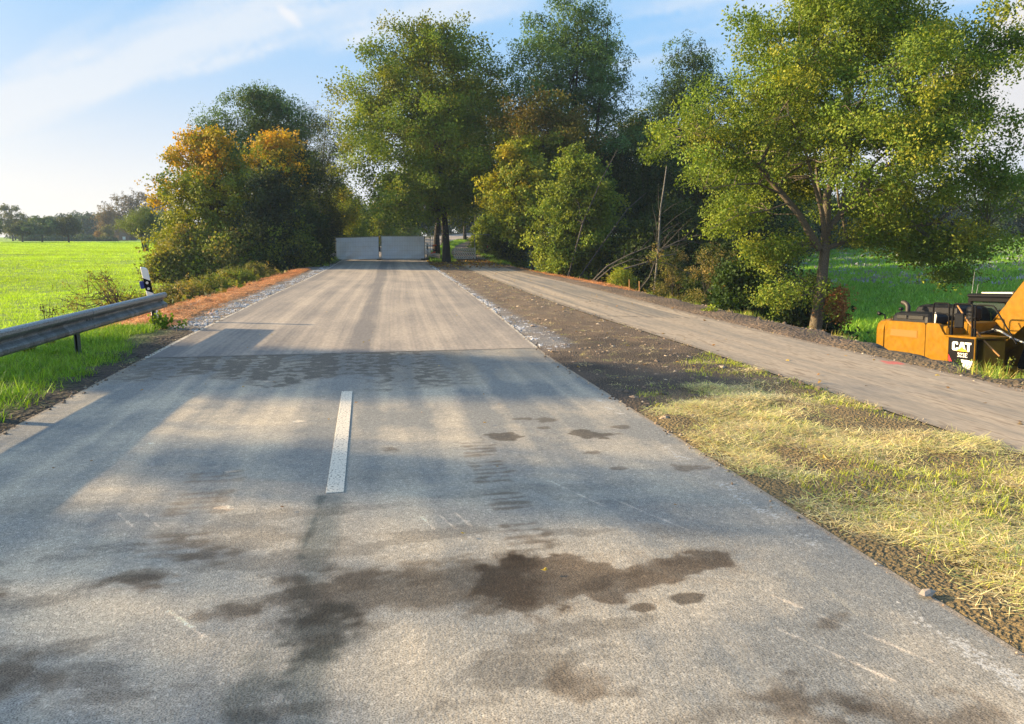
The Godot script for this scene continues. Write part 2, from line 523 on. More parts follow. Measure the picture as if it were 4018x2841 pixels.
	for s in [[-0.96, -5.17, 0.07], [-1.29, -9.95, 0.12], [-1.9, -7.0, 0.06], [-0.7, -7.6, 0.07], [-1.1, -6.0, 0.06]]:
		shade.call([[s[0] - s[2], s[1]], [s[0], s[1] - s[2] * 0.6], [s[0] + s[2], s[1]], [s[0], s[1] + s[2] * 0.6]], 1.32, s[2] * 0.8, 0.02, brown)
	return ImageTexture.create_from_image(Image.create_from_data(NW, NH, false, Image.FORMAT_RGB8, d))

func paint_far_road() -> ImageTexture:
	var w = 512
	var h = 1536
	var d = PackedByteArray()
	d.resize(w * h * 3)
	var streak = gray(w, h, 256, 16, 0.045, 31, 5)
	var thin = gray(w, h, 512, 28, 0.16, 32, 3)
	var blot = gray(w, h, 128, 384, 0.03, 33, 4)
	var grain = gray(w, h, w, h, 0.4, 34, 2, FastNoiseLite.TYPE_VALUE)
	for y in h:
		var dd = y / (h - 1.0) * 54.0
		for x in w:
			var i = y * w + x
			var u = x / (w - 1.0)
			var sway = u + 0.012 * sin(dd * 0.16)
			var bend = clampi(int((sway) * (w - 1)), 0, w - 1)
			var s = streak[y * w + bend] / 255.0
			var t = thin[y * w + bend] / 255.0
			var dust = 0.54 + (s - 0.5) * 0.7 + (t - 0.5) * 0.35 + (blot[i] / 255.0 - 0.5) * 0.65
			dust += 0.14 * exp(-pow((u - 0.36) / 0.1, 2.0)) + 0.16 * exp(-pow((u - 0.72) / 0.09, 2.0)) - 0.3 * smoothstep(0.14, 0.03, u) - 0.22 * smoothstep(0.88, 0.97, u)
			dust -= 0.62 * smoothstep(0.05, 0.025, absf(u - 0.515 - 0.006 * sin(dd * 0.3)))
			dust -= 0.16 * exp(-pow((u - 0.60) / 0.05, 2.0))
			dust += 0.20 * exp(-pow((u - 0.455 - 0.03 * sin(dd * 0.1)) / 0.012, 2.0)) * smoothstep(4.0, 12.0, dd)
			dust -= 0.25 * smoothstep(6.0, 0.0, dd) * smoothstep(0.75, 0.2, u)
			dust = clampf(dust, 0.0, 1.0)
			var k = 0.8 + 0.4 * grain[i] / 255.0
			d[i * 3] = b8(lerpf(0.165, 0.370, dust) * k)
			d[i * 3 + 1] = b8(lerpf(0.152, 0.312, dust) * k)
			d[i * 3 + 2] = b8(lerpf(0.142, 0.248, dust) * k)
			if u < 0.010 or u > 0.993:
				d[i * 3] = b8(0.42 * k); d[i * 3 + 1] = b8(0.38 * k); d[i * 3 + 2] = b8(0.31 * k)
	return ImageTexture.create_from_image(Image.create_from_data(w, h, false, Image.FORMAT_RGB8, d))

func paint_path() -> ImageTexture:
	var w = 384
	var h = 1536      # 0..50 m
	var d = PackedByteArray()
	d.resize(w * h * 3)
	var streak = gray(w, h, 96, 24, 0.09, 41, 4)
	var blot = gray(w, h, 192, 384, 0.03, 42, 5)
	var mid = gray(w, h, w, h, 0.06, 43, 4)
	var grain = gray(w, h, w, h, 0.4, 44, 2, FastNoiseLite.TYPE_VALUE)
	for y in h:
		var dd = y / (h - 1.0) * 50.0
		var newer = smoothstep(16.6, 17.1, dd)
		for x in w:
			var i = y * w + x
			var u = x / (w - 1.0)
			var a = blot[i] / 255.0
			var m = mid[i] / 255.0
			var dust = clampf(0.60 + (a - 0.5) * 0.9 + (m - 0.5) * 0.5 + (streak[i] / 255.0 - 0.5) * (0.3 + 0.7 * newer) - 0.35 * newer * smoothstep(0.25, 0.5, u) * smoothstep(0.95, 0.7, u), 0.0, 1.0)
			var k = 0.82 + 0.36 * grain[i] / 255.0
			var r = lerpf(0.180, 0.400, dust) * k
			var g = lerpf(0.165, 0.325, dust) * k
			var b = lerpf(0.142, 0.240, dust) * k
			var earth = smoothstep(0.66, 0.80, m * 0.7 + a * 0.4 + 0.3 * maxf(smoothstep(0.10, 0.0, u), smoothstep(0.88, 1.0, u)))
			r = lerpf(r, 0.095 * k, earth * 0.45); g = lerpf(g, 0.070 * k, earth * 0.45); b = lerpf(b, 0.052 * k, earth * 0.45)
			var seam = exp(-pow((dd - 16.9 + (u - 0.5) * 1.2) / 0.10, 2.0)) * smoothstep(0.35, 0.6, m)
			r = lerpf(r, 0.07, seam * 0.7); g = lerpf(g, 0.06, seam * 0.7); b = lerpf(b, 0.05, seam * 0.7)
			var red = smoothstep(1.15, 0.75, Vector2((u * 2.35 - 2.18) / 0.13, (dd - 9.78) / 0.19).length() + (m - 0.5) * 1.3)
			r = lerpf(r, 0.52, red * 0.75); g = lerpf(g, 0.10, red * 0.75); b = lerpf(b, 0.09, red * 0.75)
			d[i * 3] = b8(r)
			d[i * 3 + 1] = b8(g)
			d[i * 3 + 2] = b8(b)
	return ImageTexture.create_from_image(Image.create_from_data(w, h, false, Image.FORMAT_RGB8, d))

func materials() -> void:
	var fine = noise_tex(0.09, 0.45, 1.0, FastNoiseLite.TYPE_SIMPLEX_SMOOTH, 5, 512, 3)
	var bumps = noise_tex(0.06, 0.0, 1.0, FastNoiseLite.TYPE_SIMPLEX_SMOOTH, 5, 512, 4)
	var barkt = noise_tex(0.05, 0.35, 1.0, FastNoiseLite.TYPE_SIMPLEX_SMOOTH, 5, 512, 6)
	triplanar(mat("soil", Color.WHITE, 0.95), fine, bumps, 0.8, 2.4)
	triplanar(mat("turf", Color.WHITE, 0.95), fine, bumps, 0.35, 6.0)
	triplanar(mat("coir", Color.WHITE, 0.9), fine, bumps, 0.8, 3.0)
	var bark = triplanar(mat("bark", Color.WHITE, 0.9), barkt, barkt, 1.2, 3.0)
	bark.uv1_scale = Vector3(2.2, 0.5, 2.2)
	mat("stone", Color.WHITE, 0.85)
	var leaf = mat("leaf", Color.WHITE, 0.55)
	leaf.backlight_enabled = true
	leaf.backlight = Color(0.80, 0.80, 0.32)
	leaf.metallic_specular = 0.22
	var blade = mat("blade", Color.WHITE, 0.6)
	blade.backlight_enabled = true
	blade.backlight = Color(0.80, 0.80, 0.35)
	blade.metallic_specular = 0.3
	mat("straw", Color.WHITE, 0.7)
	var rough_coat = noise_tex(0.02, 0.30, 0.62, FastNoiseLite.TYPE_SIMPLEX_SMOOTH, 5, 256, 9)
	var y = mat("yellow_paint", lin(0.275, 0.135, 0.006), 0.6)
	y.metallic_specular = 0.3
	y.albedo_texture = noise_tex(0.014, 0.86, 1.0, FastNoiseLite.TYPE_SIMPLEX_SMOOTH, 5, 512, 12)
	y.uv1_triplanar = true
	y.uv1_scale = Vector3.ONE * 0.7
	y.roughness_texture = rough_coat
	y.roughness = 1.0
	mat("grill_paint", lin(0.24, 0.11, 0.01), 0.7)
	mat("black_paint", lin(0.008, 0.008, 0.009), 0.5)
	M.black_paint.metallic_specular = 0.2
	mat("black_plastic", lin(0.008, 0.009, 0.012), 0.5)
	M.black_plastic.metallic_specular = 0.3
	mat("rubber", lin(0.015, 0.015, 0.015), 0.7)
	mat("white_paint", lin(0.78, 0.78, 0.76), 0.5)
	mat("red_paint", lin(0.55, 0.02, 0.03), 0.45)
	mat("decal_yellow", lin(0.75, 0.42, 0.02), 0.5)
	mat("blue_plastic", lin(0.012, 0.035, 0.22), 0.35)
	mat("steel_dark", lin(0.06, 0.055, 0.05), 0.6, 0.6)
	var gl = mat("glass", Color(0.25, 0.3, 0.28, 0.55), 0.05)
	gl.transparency = BaseMaterial3D.TRANSPARENCY_ALPHA
	var z = mat("zinc", lin(0.52, 0.53, 0.53), 0.42, 0.4)
	z.albedo_texture = noise_tex(0.03, 0.55, 1.0, FastNoiseLite.TYPE_SIMPLEX_SMOOTH, 5, 512, 13)
	z.uv1_triplanar = true
	z.uv1_scale = Vector3(1.6, 2.4, 1.0)
	mat("zinc_dark", lin(0.10, 0.105, 0.10), 0.6, 0.3)
	mat("reflector", lin(0.75, 0.72, 0.66), 0.2)
	var tp = mat("tarp", lin(0.78, 0.87, 1.0), 0.4)
	mat("orange_ribbon", lin(0.75, 0.10, 0.03), 0.6)
	mat("brick_roof", lin(0.32, 0.10, 0.06), 0.9)
	mat("brick_wall", lin(0.22, 0.14, 0.10), 0.9)
	mat("wood", lin(0.40, 0.20, 0.07), 0.8)
	var as1 = mat("asphalt_old", Color.WHITE, 0.93)
	as1.albedo_texture = paint_near_road()
	as1.detail_enabled = true
	as1.detail_uv_layer = BaseMaterial3D.DETAIL_UV_2
	as1.detail_blend_mode = BaseMaterial3D.BLEND_MODE_MUL
	var chips = noise_tex(0.30, 0.5, 1.0, FastNoiseLite.TYPE_SIMPLEX_SMOOTH, 2, 1024, 51)
	var cg = Gradient.new()
	cg.offsets = PackedFloat32Array([0.0, 0.30, 0.46, 0.62, 0.85, 1.0])
	cg.colors = PackedColorArray([Color(0.42, 0.42, 0.42), Color(0.66, 0.66, 0.66), Color(0.84, 0.84, 0.84), Color(0.92, 0.92, 0.92), Color(1, 1, 1), Color(1, 1, 1)])
	chips.color_ramp = cg
	as1.detail_albedo = chips
	as1.uv2_scale = Vector3(0.36, 0.36, 0.36)
	as1.heightmap_enabled = true
	as1.heightmap_texture = noise_tex(0.42, 0.0, 1.0, FastNoiseLite.TYPE_SIMPLEX_SMOOTH, 3, 1024, 14)
	as1.heightmap_scale = 0.25
	as1.metallic_specular = 0.35
	var as2 = mat("asphalt_new", Color.WHITE, 0.9)
	as2.albedo_texture = paint_far_road()
	as2.metallic_specular = 0.35
	var pth = mat("path_surface", Color.WHITE, 0.95)
	pth.albedo_texture = paint_path()
	pth.metallic_specular = 0.3
	var dash = mat("line_paint", lin(0.68, 0.62, 0.51), 0.8)
	dash.albedo_texture = noise_tex(0.05, 0.25, 1.0, FastNoiseLite.TYPE_SIMPLEX_SMOOTH, 5, 512, 15)
	var gr = Gradient.new()
	gr.offsets = PackedFloat32Array([0.0, 0.24, 0.34, 1.0])
	gr.colors = PackedColorArray([Color(0.5, 0.5, 0.5), Color(0.62, 0.62, 0.62), Color(0.92, 0.92, 0.92), Color(1, 1, 1)])
	dash.albedo_texture.color_ramp = gr
	dash.uv1_triplanar = true
	dash.uv1_world_triplanar = true
	dash.uv1_scale = Vector3(2.0, 2.0, 0.9)

# ---------------------------------------------------------------- ground
func rows(from: float, to: float) -> PackedFloat32Array:   # distances ahead, dense near the camera
	var r = PackedFloat32Array()
	var d = from
	while d < to:
		r.append(d)
		var a = absf(d - 4.0)
		d += 0.10 if d > 0.5 and d < 14.0 else clampf(0.02 * a, 0.12, 20.0) if d > 0.0 else 2.0
	r.append(to)
	return r

func sheet(called: String, m: Material, rr: PackedFloat32Array, xs: Callable, hf: Callable, cf: Callable, uvf = null, parent: Node = null, metres := false) -> MeshInstance3D:
	var v = PackedVector3Array()
	var c = PackedColorArray()
	var u = PackedVector2Array()
	var u2 = PackedVector2Array()
	var cols = 0
	for d in rr:
		var line = xs.call(d)
		cols = line.size()
		for j in cols:
			var x = line[j]
			v.append(Vector3(x, hf.call(x, -d, j, cols), -d))
			c.append(cf.call(x, -d, j, cols))
			if uvf:
				u.append(uvf.call(j / (cols - 1.0), d))
				u2.append(Vector2(x, d))
	var n = PackedVector3Array()
	n.resize(v.size())
	var idx = PackedInt32Array()
	var rc = rr.size()
	for i in rc:
		for j in cols:
			var dx = v[i * cols + mini(j + 1, cols - 1)] - v[i * cols + maxi(j - 1, 0)]
			var dz = v[mini(i + 1, rc - 1) * cols + j] - v[maxi(i - 1, 0) * cols + j]
			n[i * cols + j] = dx.cross(dz).normalized()
			if i < rc - 1 and j < cols - 1:
				var a = i * cols + j
				idx.append_array(PackedInt32Array([a, a + cols, a + 1, a + 1, a + cols, a + cols + 1]))
	var arr = []
	arr.resize(Mesh.ARRAY_MAX)
	arr[Mesh.ARRAY_VERTEX] = v
	arr[Mesh.ARRAY_NORMAL] = n
	arr[Mesh.ARRAY_COLOR] = c
	arr[Mesh.ARRAY_INDEX] = idx
	if uvf:
		arr[Mesh.ARRAY_TEX_UV] = u
	if metres:
		arr[Mesh.ARRAY_TEX_UV2] = u2
	var am = ArrayMesh.new()
	am.add_surface_from_arrays(Mesh.PRIMITIVE_TRIANGLES, arr)
	return put(am, called, m, parent)

func mixc(a: Color, b: Color, t: float) -> Color:
	return a.lerp(b, clampf(t, 0.0, 1.0))

const SOIL := Color(0.230, 0.160, 0.105)
const SOIL_DARK := Color(0.090, 0.066, 0.046)
const GRASS_LOW := Color(0.090, 0.150, 0.025)
const MEADOW_C := Color(0.240, 0.440, 0.016)
const COIR := Color(0.80, 0.37, 0.115)

func median_bump(x: float, z: float) -> float:
	return 0.05 * nz2.get_noise_2d(x * 2.2, z * 2.2) + 0.010 * nz2.get_noise_2d(x * 7.0, z * 7.0)

func build_ground() -> void:
	var white = func(_x, _z, _j, _n): return Color.WHITE
	var near_r = rows(-40.0, 13.2)
	var far_r = rows(12.3, 240.0)
	var all_r = rows(-60.0, 700.0)
	var road = sheet("road", M.asphalt_old, near_r, func(d): return [RL[0][1], -1.5, 0.5, stab(RR, d)], func(_x, z, _j, _n): return rise(z), white, func(s, d): return Vector2([0.0, 0.3054, 0.634, 1.0][int(s * 3.0 + 0.5)], (d - N_D0) / N_DW), null, true)
	tag(road, "old grey asphalt carriageway with stains in the foreground", "road", "", "structure")
	var new_road = sheet("road_surfacing", M.asphalt_new, far_r, func(d): return [stab(RL, d), lerpf(stab(RL, d), stab(RR, d), 0.33), lerpf(stab(RL, d), stab(RR, d), 0.67), stab(RR, d)], func(_x, z, _j, _n): return rise(z) + 0.005, white, func(s, d): return Vector2(s, (d - 12.3) / 54.0))
	tag(new_road, "freshly surfaced carriageway with lengthwise dust streaks beyond the seam", "road", "", "structure")
	var path = sheet("path", M.path_surface, rows(-40.0, 57.6), func(d): return [stab(PL, d), (stab(PL, d) + stab(PR, d)) * 0.5, stab(PR, d)], func(_x, z, _j, _n): return rise(z) + 0.006, white, func(s, d): return Vector2(s, d / 50.0))
	tag(path, "sandy beige cycle path beside the road", "path", "", "structure")
	var old_path = sheet("path", M.soil, rows(57.6, 240.0), func(d): return [stab(PL, d), lerpf(stab(PL, d), stab(PR, d), 0.35), lerpf(stab(PL, d), stab(PR, d), 0.65), stab(PR, d)], func(_x, z, _j, _n): return rise(z) + 0.006, func(_x, _z, j, _n): return Color(0.15, 0.10, 0.06) if j in [1, 2] else Color(0.11, 0.085, 0.045))
	tag(old_path, "brown leaf strewn path behind the wire fence", "path", "", "structure")
	var dash = MB.new()
	for k in [[-5.32, -9.07], [7.0, 3.0]]:
		dash.rbox(Vector3(-0.262, 0.0035, (k[0] + k[1]) * 0.5), Vector3(0.125, 0.007, absf(k[1] - k[0])), 0.002)
	var dm = put(dash, "lane_marking", M.line_paint)
	tag(dm, "worn white centre line dash painted on the old asphalt", "lane marking", "", "structure")
	# strip between road and path
	var med = sheet("verge", M.soil, all_r,
		func(d):
			var a = stab(RR, d)
			var b = stab(PL, d)
			var l = []
			for j in 23:
				l.append(lerpf(a, b, j / 22.0))
			return l,
		func(x, z, j, n):
			var inner = clampf(minf(j, n - 1 - j) / 2.0, 0.0, 1.0)
			return rise(z) - 0.004 + inner * (0.012 + median_bump(x, z)),
		func(x, z, _j, _n):
			var d = -z
			var k = nz2.get_noise_2d(x * 1.4, z * 1.4)
			var c = mixc(SOIL, SOIL_DARK, 0.55 + 0.9 * k - 0.5 * smoothstep(11.0, 15.0, d))
			c = mixc(c, Color(0.31, 0.225, 0.15), smoothstep(13.0, 20.0, d) * (0.5 + k))
			var g = smoothstep(0.25, -0.15, x - tab(GRAVEL_R, d)) * smoothstep(11.3, 13.0, d)
			c = mixc(c, Color(0.36, 0.36, 0.365), g * (0.75 + 0.5 * k))
			c = mixc(c, Color(0.36, 0.26, 0.10), smoothstep(8.6, 7.2, d + 0.35 * (x - 4.0) * -1.0 + k) * 0.7)
			return c)
	tag(med, "bare soil strip with mown straw between road and path", "verge", "", "structure")
	# left side: verge, embankment and meadow in one sheet
	var left = sheet("meadow", M.turf, all_r,
		func(d):
			var a = stab(RL, d)
			var l = []
			for o in [620.0, 420.0, 300.0, 220.0, 165.0, 125.0, 95.0, 74.0, 58.0, 46.0, 37.0, 30.0, 24.5, 20.0, 16.5, 14.0, 12.0, 10.4, 9.2, 8.2, 7.4, 6.7, 6.1, 5.5, 5.0, 4.5, 4.0, 3.5, 3.1, 2.7, 2.35, 2.0, 1.75, 1.5, 1.3, 1.1, 0.9, 0.7, 0.5, 0.35, 0.2, 0.1, 0.0]:
				l.append(a - o)
			return l,
		func(x, z, j, n):
			var inner = clampf((n - 1 - j) / 3.0, 0.0, 1.0)
			var near = 1.0 if x > stab(VL, -z) - 6.0 else 0.4
			return ground(x, z) + 0.016 + inner * near * median_bump(x, z) + (0.05 * inner * smoothstep(17.0, 15.0, -z) if x > stab(VL, -z) else 0.0),
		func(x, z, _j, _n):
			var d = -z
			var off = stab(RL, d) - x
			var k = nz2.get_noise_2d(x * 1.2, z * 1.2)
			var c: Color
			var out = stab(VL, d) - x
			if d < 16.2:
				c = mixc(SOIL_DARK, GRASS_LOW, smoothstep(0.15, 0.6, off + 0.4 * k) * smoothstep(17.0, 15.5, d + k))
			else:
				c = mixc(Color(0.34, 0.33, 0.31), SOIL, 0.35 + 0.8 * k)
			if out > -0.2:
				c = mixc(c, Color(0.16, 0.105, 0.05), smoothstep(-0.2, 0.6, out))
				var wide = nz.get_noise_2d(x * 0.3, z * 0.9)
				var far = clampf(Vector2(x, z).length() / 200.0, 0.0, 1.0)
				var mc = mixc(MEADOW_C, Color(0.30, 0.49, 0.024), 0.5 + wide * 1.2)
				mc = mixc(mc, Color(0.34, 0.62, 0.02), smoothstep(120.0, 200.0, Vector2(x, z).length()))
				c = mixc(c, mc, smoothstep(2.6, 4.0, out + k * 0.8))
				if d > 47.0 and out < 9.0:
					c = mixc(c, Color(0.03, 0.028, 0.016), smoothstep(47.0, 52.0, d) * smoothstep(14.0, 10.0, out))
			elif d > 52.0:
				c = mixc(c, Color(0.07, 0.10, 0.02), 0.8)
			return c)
	tag(left, "bright green sunlit meadow falling away left of the road", "meadow", "", "structure")
	# right side: verge, bank and field
	var right = sheet("field", M.turf, all_r,
		func(d):
			var a = stab(PR, d)
			var l = []
			for o in [0.0, 0.1, 0.2, 0.35, 0.5, 0.7, 0.9, 1.1, 1.3, 1.5, 1.75, 2.0, 2.35, 2.7, 3.1, 3.5, 4.0, 4.5, 5.0, 5.6, 6.4, 7.4, 8.6, 10.0, 12.0, 14.5, 17.5, 21.0, 25.0, 30.0, 36.0, 44.0, 55.0, 70.0, 90.0, 120.0, 160.0, 220.0, 320.0, 480.0]:
				l.append(a + o)
			return l,
		func(x, z, j, _n):
			var inner = clampf(j / 3.0, 0.0, 1.0)
			var on = x < stab(VR, -z) + 1.0
			return ground(x, z) + 0.016 + inner * (1.3 if on else 1.0) * median_bump(x, z) + (0.05 * sin(clampf(j / 7.0, 0.0, 1.0) * PI) if on else 0.0),
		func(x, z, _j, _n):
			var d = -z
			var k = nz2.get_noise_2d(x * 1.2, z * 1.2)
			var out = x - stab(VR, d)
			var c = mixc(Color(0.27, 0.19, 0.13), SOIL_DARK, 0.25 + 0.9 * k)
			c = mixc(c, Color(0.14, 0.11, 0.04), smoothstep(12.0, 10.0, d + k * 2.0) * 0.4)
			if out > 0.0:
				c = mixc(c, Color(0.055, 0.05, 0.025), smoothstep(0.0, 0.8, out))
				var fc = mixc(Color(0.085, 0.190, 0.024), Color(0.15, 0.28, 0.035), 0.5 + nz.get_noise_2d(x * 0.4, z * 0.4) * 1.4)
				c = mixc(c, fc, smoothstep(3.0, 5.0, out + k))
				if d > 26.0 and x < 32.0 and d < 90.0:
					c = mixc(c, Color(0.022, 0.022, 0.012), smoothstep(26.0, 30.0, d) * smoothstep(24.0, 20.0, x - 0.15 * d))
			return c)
	tag(right, "rough green field rising behind the bank right of the path", "field", "", "structure")
	build_mats()

func mat_strip(called: String, label: String, sections: Array) -> void:   # each [z, inner x, outer x]
	var mb = MB.new()
	var prev = []
	var t = thing(called, label, "erosion mat", Vector3.ZERO)
	var fib = []
	var fcol = []
	for s in sections:
		var line = []
		for j in 15:
			var k = j / 14.0
			var x = lerpf(s[1] + 0.16 * nz2.get_noise_2d(s[0] * 3.0, 7.0), s[2] + 0.2 * nz2.get_noise_2d(s[0] * 2.0, 3.0), k)
			line.append(Vector3(x, ground(x, s[0]) + 0.035 + 0.035 * nz2.get_noise_2d(x * 5.0, s[0] * 5.0) + median_bump(x, s[0]) - 0.06 * (1.0 if j == 0 or j == 14 else 0.0), s[0]))
		if prev:
			for j in 14:
				var sh = 0.82 + 0.5 * nz2.get_noise_2d(line[j].x * 2.0, s[0] * 2.0)
				mb.col = Color(COIR.r * sh, COIR.g * sh, COIR.b * sh)
				mb.q(prev[j], prev[j + 1], line[j + 1], line[j], Vector3.UP)
				for q in 5:
					var p = prev[j].lerp(line[j + 1], rng.randf()) + Vector3(rng.randf_range(-0.1, 0.1), 0.012, rng.randf_range(-0.15, 0.15))
					fib.append(Transform3D(Basis(Vector3.UP, rng.randf() * TAU) * Basis(Vector3.RIGHT, rng.randfn() * 0.3) * Basis.from_scale(Vector3.ONE * rng.randf_range(0.6, 1.3)), p))
					fcol.append(pick([COIR, Color(0.62, 0.27, 0.09), Color(0.42, 0.15, 0.04)]))
		prev = line
	put(mb, "matting", M.coir, t)
	scatter("loose_fibre", straw_mesh(5, 0.10, 0.16, 0.006, 71), M.straw, fib, fcol, t)

func build_mats() -> void:
	var s = []
	var d = 9.0
	while d < 49.0:
		var inn = lerpf(4.85, 3.86, smoothstep(13.5, 16.8, d)) if d < 24.0 else lerpf(3.80, 3.35, (d - 24.0) / 25.0)
		if d < 14.5:
			inn = 5.6
		s.append([-d, -inn, minf(stab(VL, d), -inn) - lerpf(3.0, 0.5, smoothstep(35.0, 49.0, d))])
		d += 0.2
	mat_strip("erosion_mat", "orange coir erosion mat along the left road shoulder", s)
	s = []
	d = 26.4
	while d < 48.0:
		var a = tab([[26.4, 9.2], [28.5, 9.05], [33.0, 9.15], [40.0, 9.2], [48.0, 9.35]], d)
		s.append([-d, a, maxf(a + 0.2, stab(VR, d) + 1.2)])
		d += 0.2
	mat_strip("erosion_mat", "orange coir erosion mat along the bank right of the path", s)

# ---------------------------------------------------------------- small plant meshes
func blade_into(mb: MB, at: Vector3, az: float, lean: float, length: float, width: float, segs: int, curl: float) -> void:
	var p = at
	var side = Vector3(-sin(az), 0, cos(az))
	var a = lean
	for i in segs:
		var dir = Vector3(cos(az) * sin(a), cos(a), sin(az) * sin(a))
		var q = p + dir * length / segs
		var w0 = width * (1.0 - 0.85 * pow(float(i) / segs, 1.5))
		var w1 = width * (1.0 - 0.85 * pow(float(i + 1) / segs, 1.5))
		var n = side.cross(dir)
		if i < segs - 1:
			mb.t(p - side * w0, p + side * w0, q + side * w1, n, n, n)
			mb.t(p - side * w0, q + side * w1, q - side * w1, n, n, n)
		else:
			mb.t(p - side * w0, p + side * w0, q, n, n, n)
		p = q
		a += curl / segs

func tuft_mesh(count: int, spread: float, length: float, width: float, lean: float, curl: float, sd: int, segs := 3) -> ArrayMesh:
	var mb = MB.new()
	var r = RandomNumberGenerator.new()
	r.seed = sd
	for i in count:
		var a = r.randf() * TAU
		var d = sqrt(r.randf()) * spread
		blade_into(mb, Vector3(cos(a) * d, -0.01, sin(a) * d), r.randf() * TAU, absf(r.randfn()) * lean, length * r.randf_range(0.5, 1.15), width * r.randf_range(0.7, 1.2), segs, curl * r.randf_range(0.3, 1.3))
	return mb.mesh()

func straw_mesh(count: int, spread: float, length: float, width: float, sd: int) -> ArrayMesh:
	var mb = MB.new()
	var r = RandomNumberGenerator.new()
	r.seed = sd
	for i in count:
		var p = Vector3(r.randf_range(-spread, spread), r.randf_range(0.0, 0.035), r.randf_range(-spread, spread))
		blade_into(mb, p, r.randf() * TAU, r.randf_range(1.32, 1.66), length * r.randf_range(0.5, 1.2), width * r.randf_range(0.6, 1.2), 2, r.randf_range(-0.3, 0.45))
	return mb.mesh()

func leaf_into(mb: MB, at: Vector3, bas: Basis, l: float, w: float) -> void:
	var a = at
	var tip = at + bas.x * l
	var m1 = at + bas.x * l * 0.52 + bas.z * w * 0.5 - bas.y * w * 0.14
	var m2 = at + bas.x * l * 0.52 - bas.z * w * 0.5 - bas.y * w * 0.14
	mb.tf(a, m1, tip, bas.y)
	mb.tf(a, tip, m2, bas.y)

func leaf_cluster(key: String, count: int, radius: float, l: float, w: float, droop: float, sd: int) -> ArrayMesh:
	if leaf_mesh.has(key):
		return leaf_mesh[key]
	var mb = MB.new()
	var r = RandomNumberGenerator.new()
	r.seed = sd
	for i in count:
		var d = Vector3(r.randfn(), r.randfn() * 0.8, r.randfn()).normalized()
		var p = d * radius * pow(r.randf(), 0.5)
		var x = (d + Vector3(r.randfn(), r.randfn(), r.randfn()) * 0.6 + Vector3.DOWN * droop).normalized()
		var up = (Vector3.UP + Vector3(r.randfn(), r.randfn(), r.randfn()) * 0.5)
		var zz = x.cross(up).normalized()
		var k = r.randf_range(0.7, 1.25)
		leaf_into(mb, p, Basis(x, zz.cross(x), zz), l * k, w * k)
	leaf_mesh[key] = mb.mesh()
	return leaf_mesh[key]

func stone_mesh(sd: int, flat := 0.7) -> ArrayMesh:
	var mb = MB.new()
	var r = RandomNumberGenerator.new()
	r.seed = sd
	var ph = (1.0 + sqrt(5.0)) / 2.0
	var vs = []
	for s in [[-1, ph, 0], [1, ph, 0], [-1, -ph, 0], [1, -ph, 0], [0, -1, ph], [0, 1, ph], [0, -1, -ph], [0, 1, -ph], [ph, 0, -1], [ph, 0, 1], [-ph, 0, -1], [-ph, 0, 1]]:
		vs.append(Vector3(s[0], s[1], s[2]).normalized() * r.randf_range(0.65, 1.25) * Vector3(1.0, flat, 0.85))
	for f in [[0, 11, 5], [0, 5, 1], [0, 1, 7], [0, 7, 10], [0, 10, 11], [1, 5, 9], [5, 11, 4], [11, 10, 2], [10, 7, 6], [7, 1, 8], [3, 9, 4], [3, 4, 2], [3, 2, 6], [3, 6, 8], [3, 8, 9], [4, 9, 5], [2, 4, 11], [6, 2, 10], [8, 6, 7], [9, 8, 1]]:
		mb.tf(vs[f[0]], vs[f[1]], vs[f[2]], vs[f[0]] + vs[f[1]] + vs[f[2]])
	return mb.mesh()

# ---------------------------------------------------------------- trees
# o: name,label,cat,group, at Vector2(x,z), foot Vector2, top, bot (heights), hw, n clumps, cr clump radius, per, leaf key, cols, top_cols, top_from, r trunk, limbs, shape, stems, gap, sd, bark
func profile(shape: String, t: float) -> float:
	match shape:
		"dome": return pow(maxf(0.0, 1.0 - pow(absf(t - 0.36) / (0.40 if t < 0.36 else 0.66), 1.55)), 0.62)
		"egg": return sqrt(maxf(0.0, 1.0 - pow(absf(t - 0.38) / (0.40 if t < 0.38 else 0.64), 2.2)))
		"cone": return clampf(1.05 - t, 0.0, 1.0) * smoothstep(-0.12, 0.16, t) + 0.05
		"bush": return sqrt(maxf(0.0, 1.0 - pow(clampf(t, 0.0, 1.0), 2.4))) * lerpf(0.82, 1.0, smoothstep(0.0, 0.3, t))
		"spread": return sqrt(maxf(0.0, 1.0 - pow(absf(t - 0.34) / (0.42 if t < 0.34 else 0.70), 2.6)))
		"column": return minf(1.0, 2.2 * sqrt(maxf(0.0, 1.0 - t))) * smoothstep(-0.25, 0.12, t)
	return sqrt(maxf(0.0, 1.0 - pow(2.0 * t - 1.0, 2.0)))

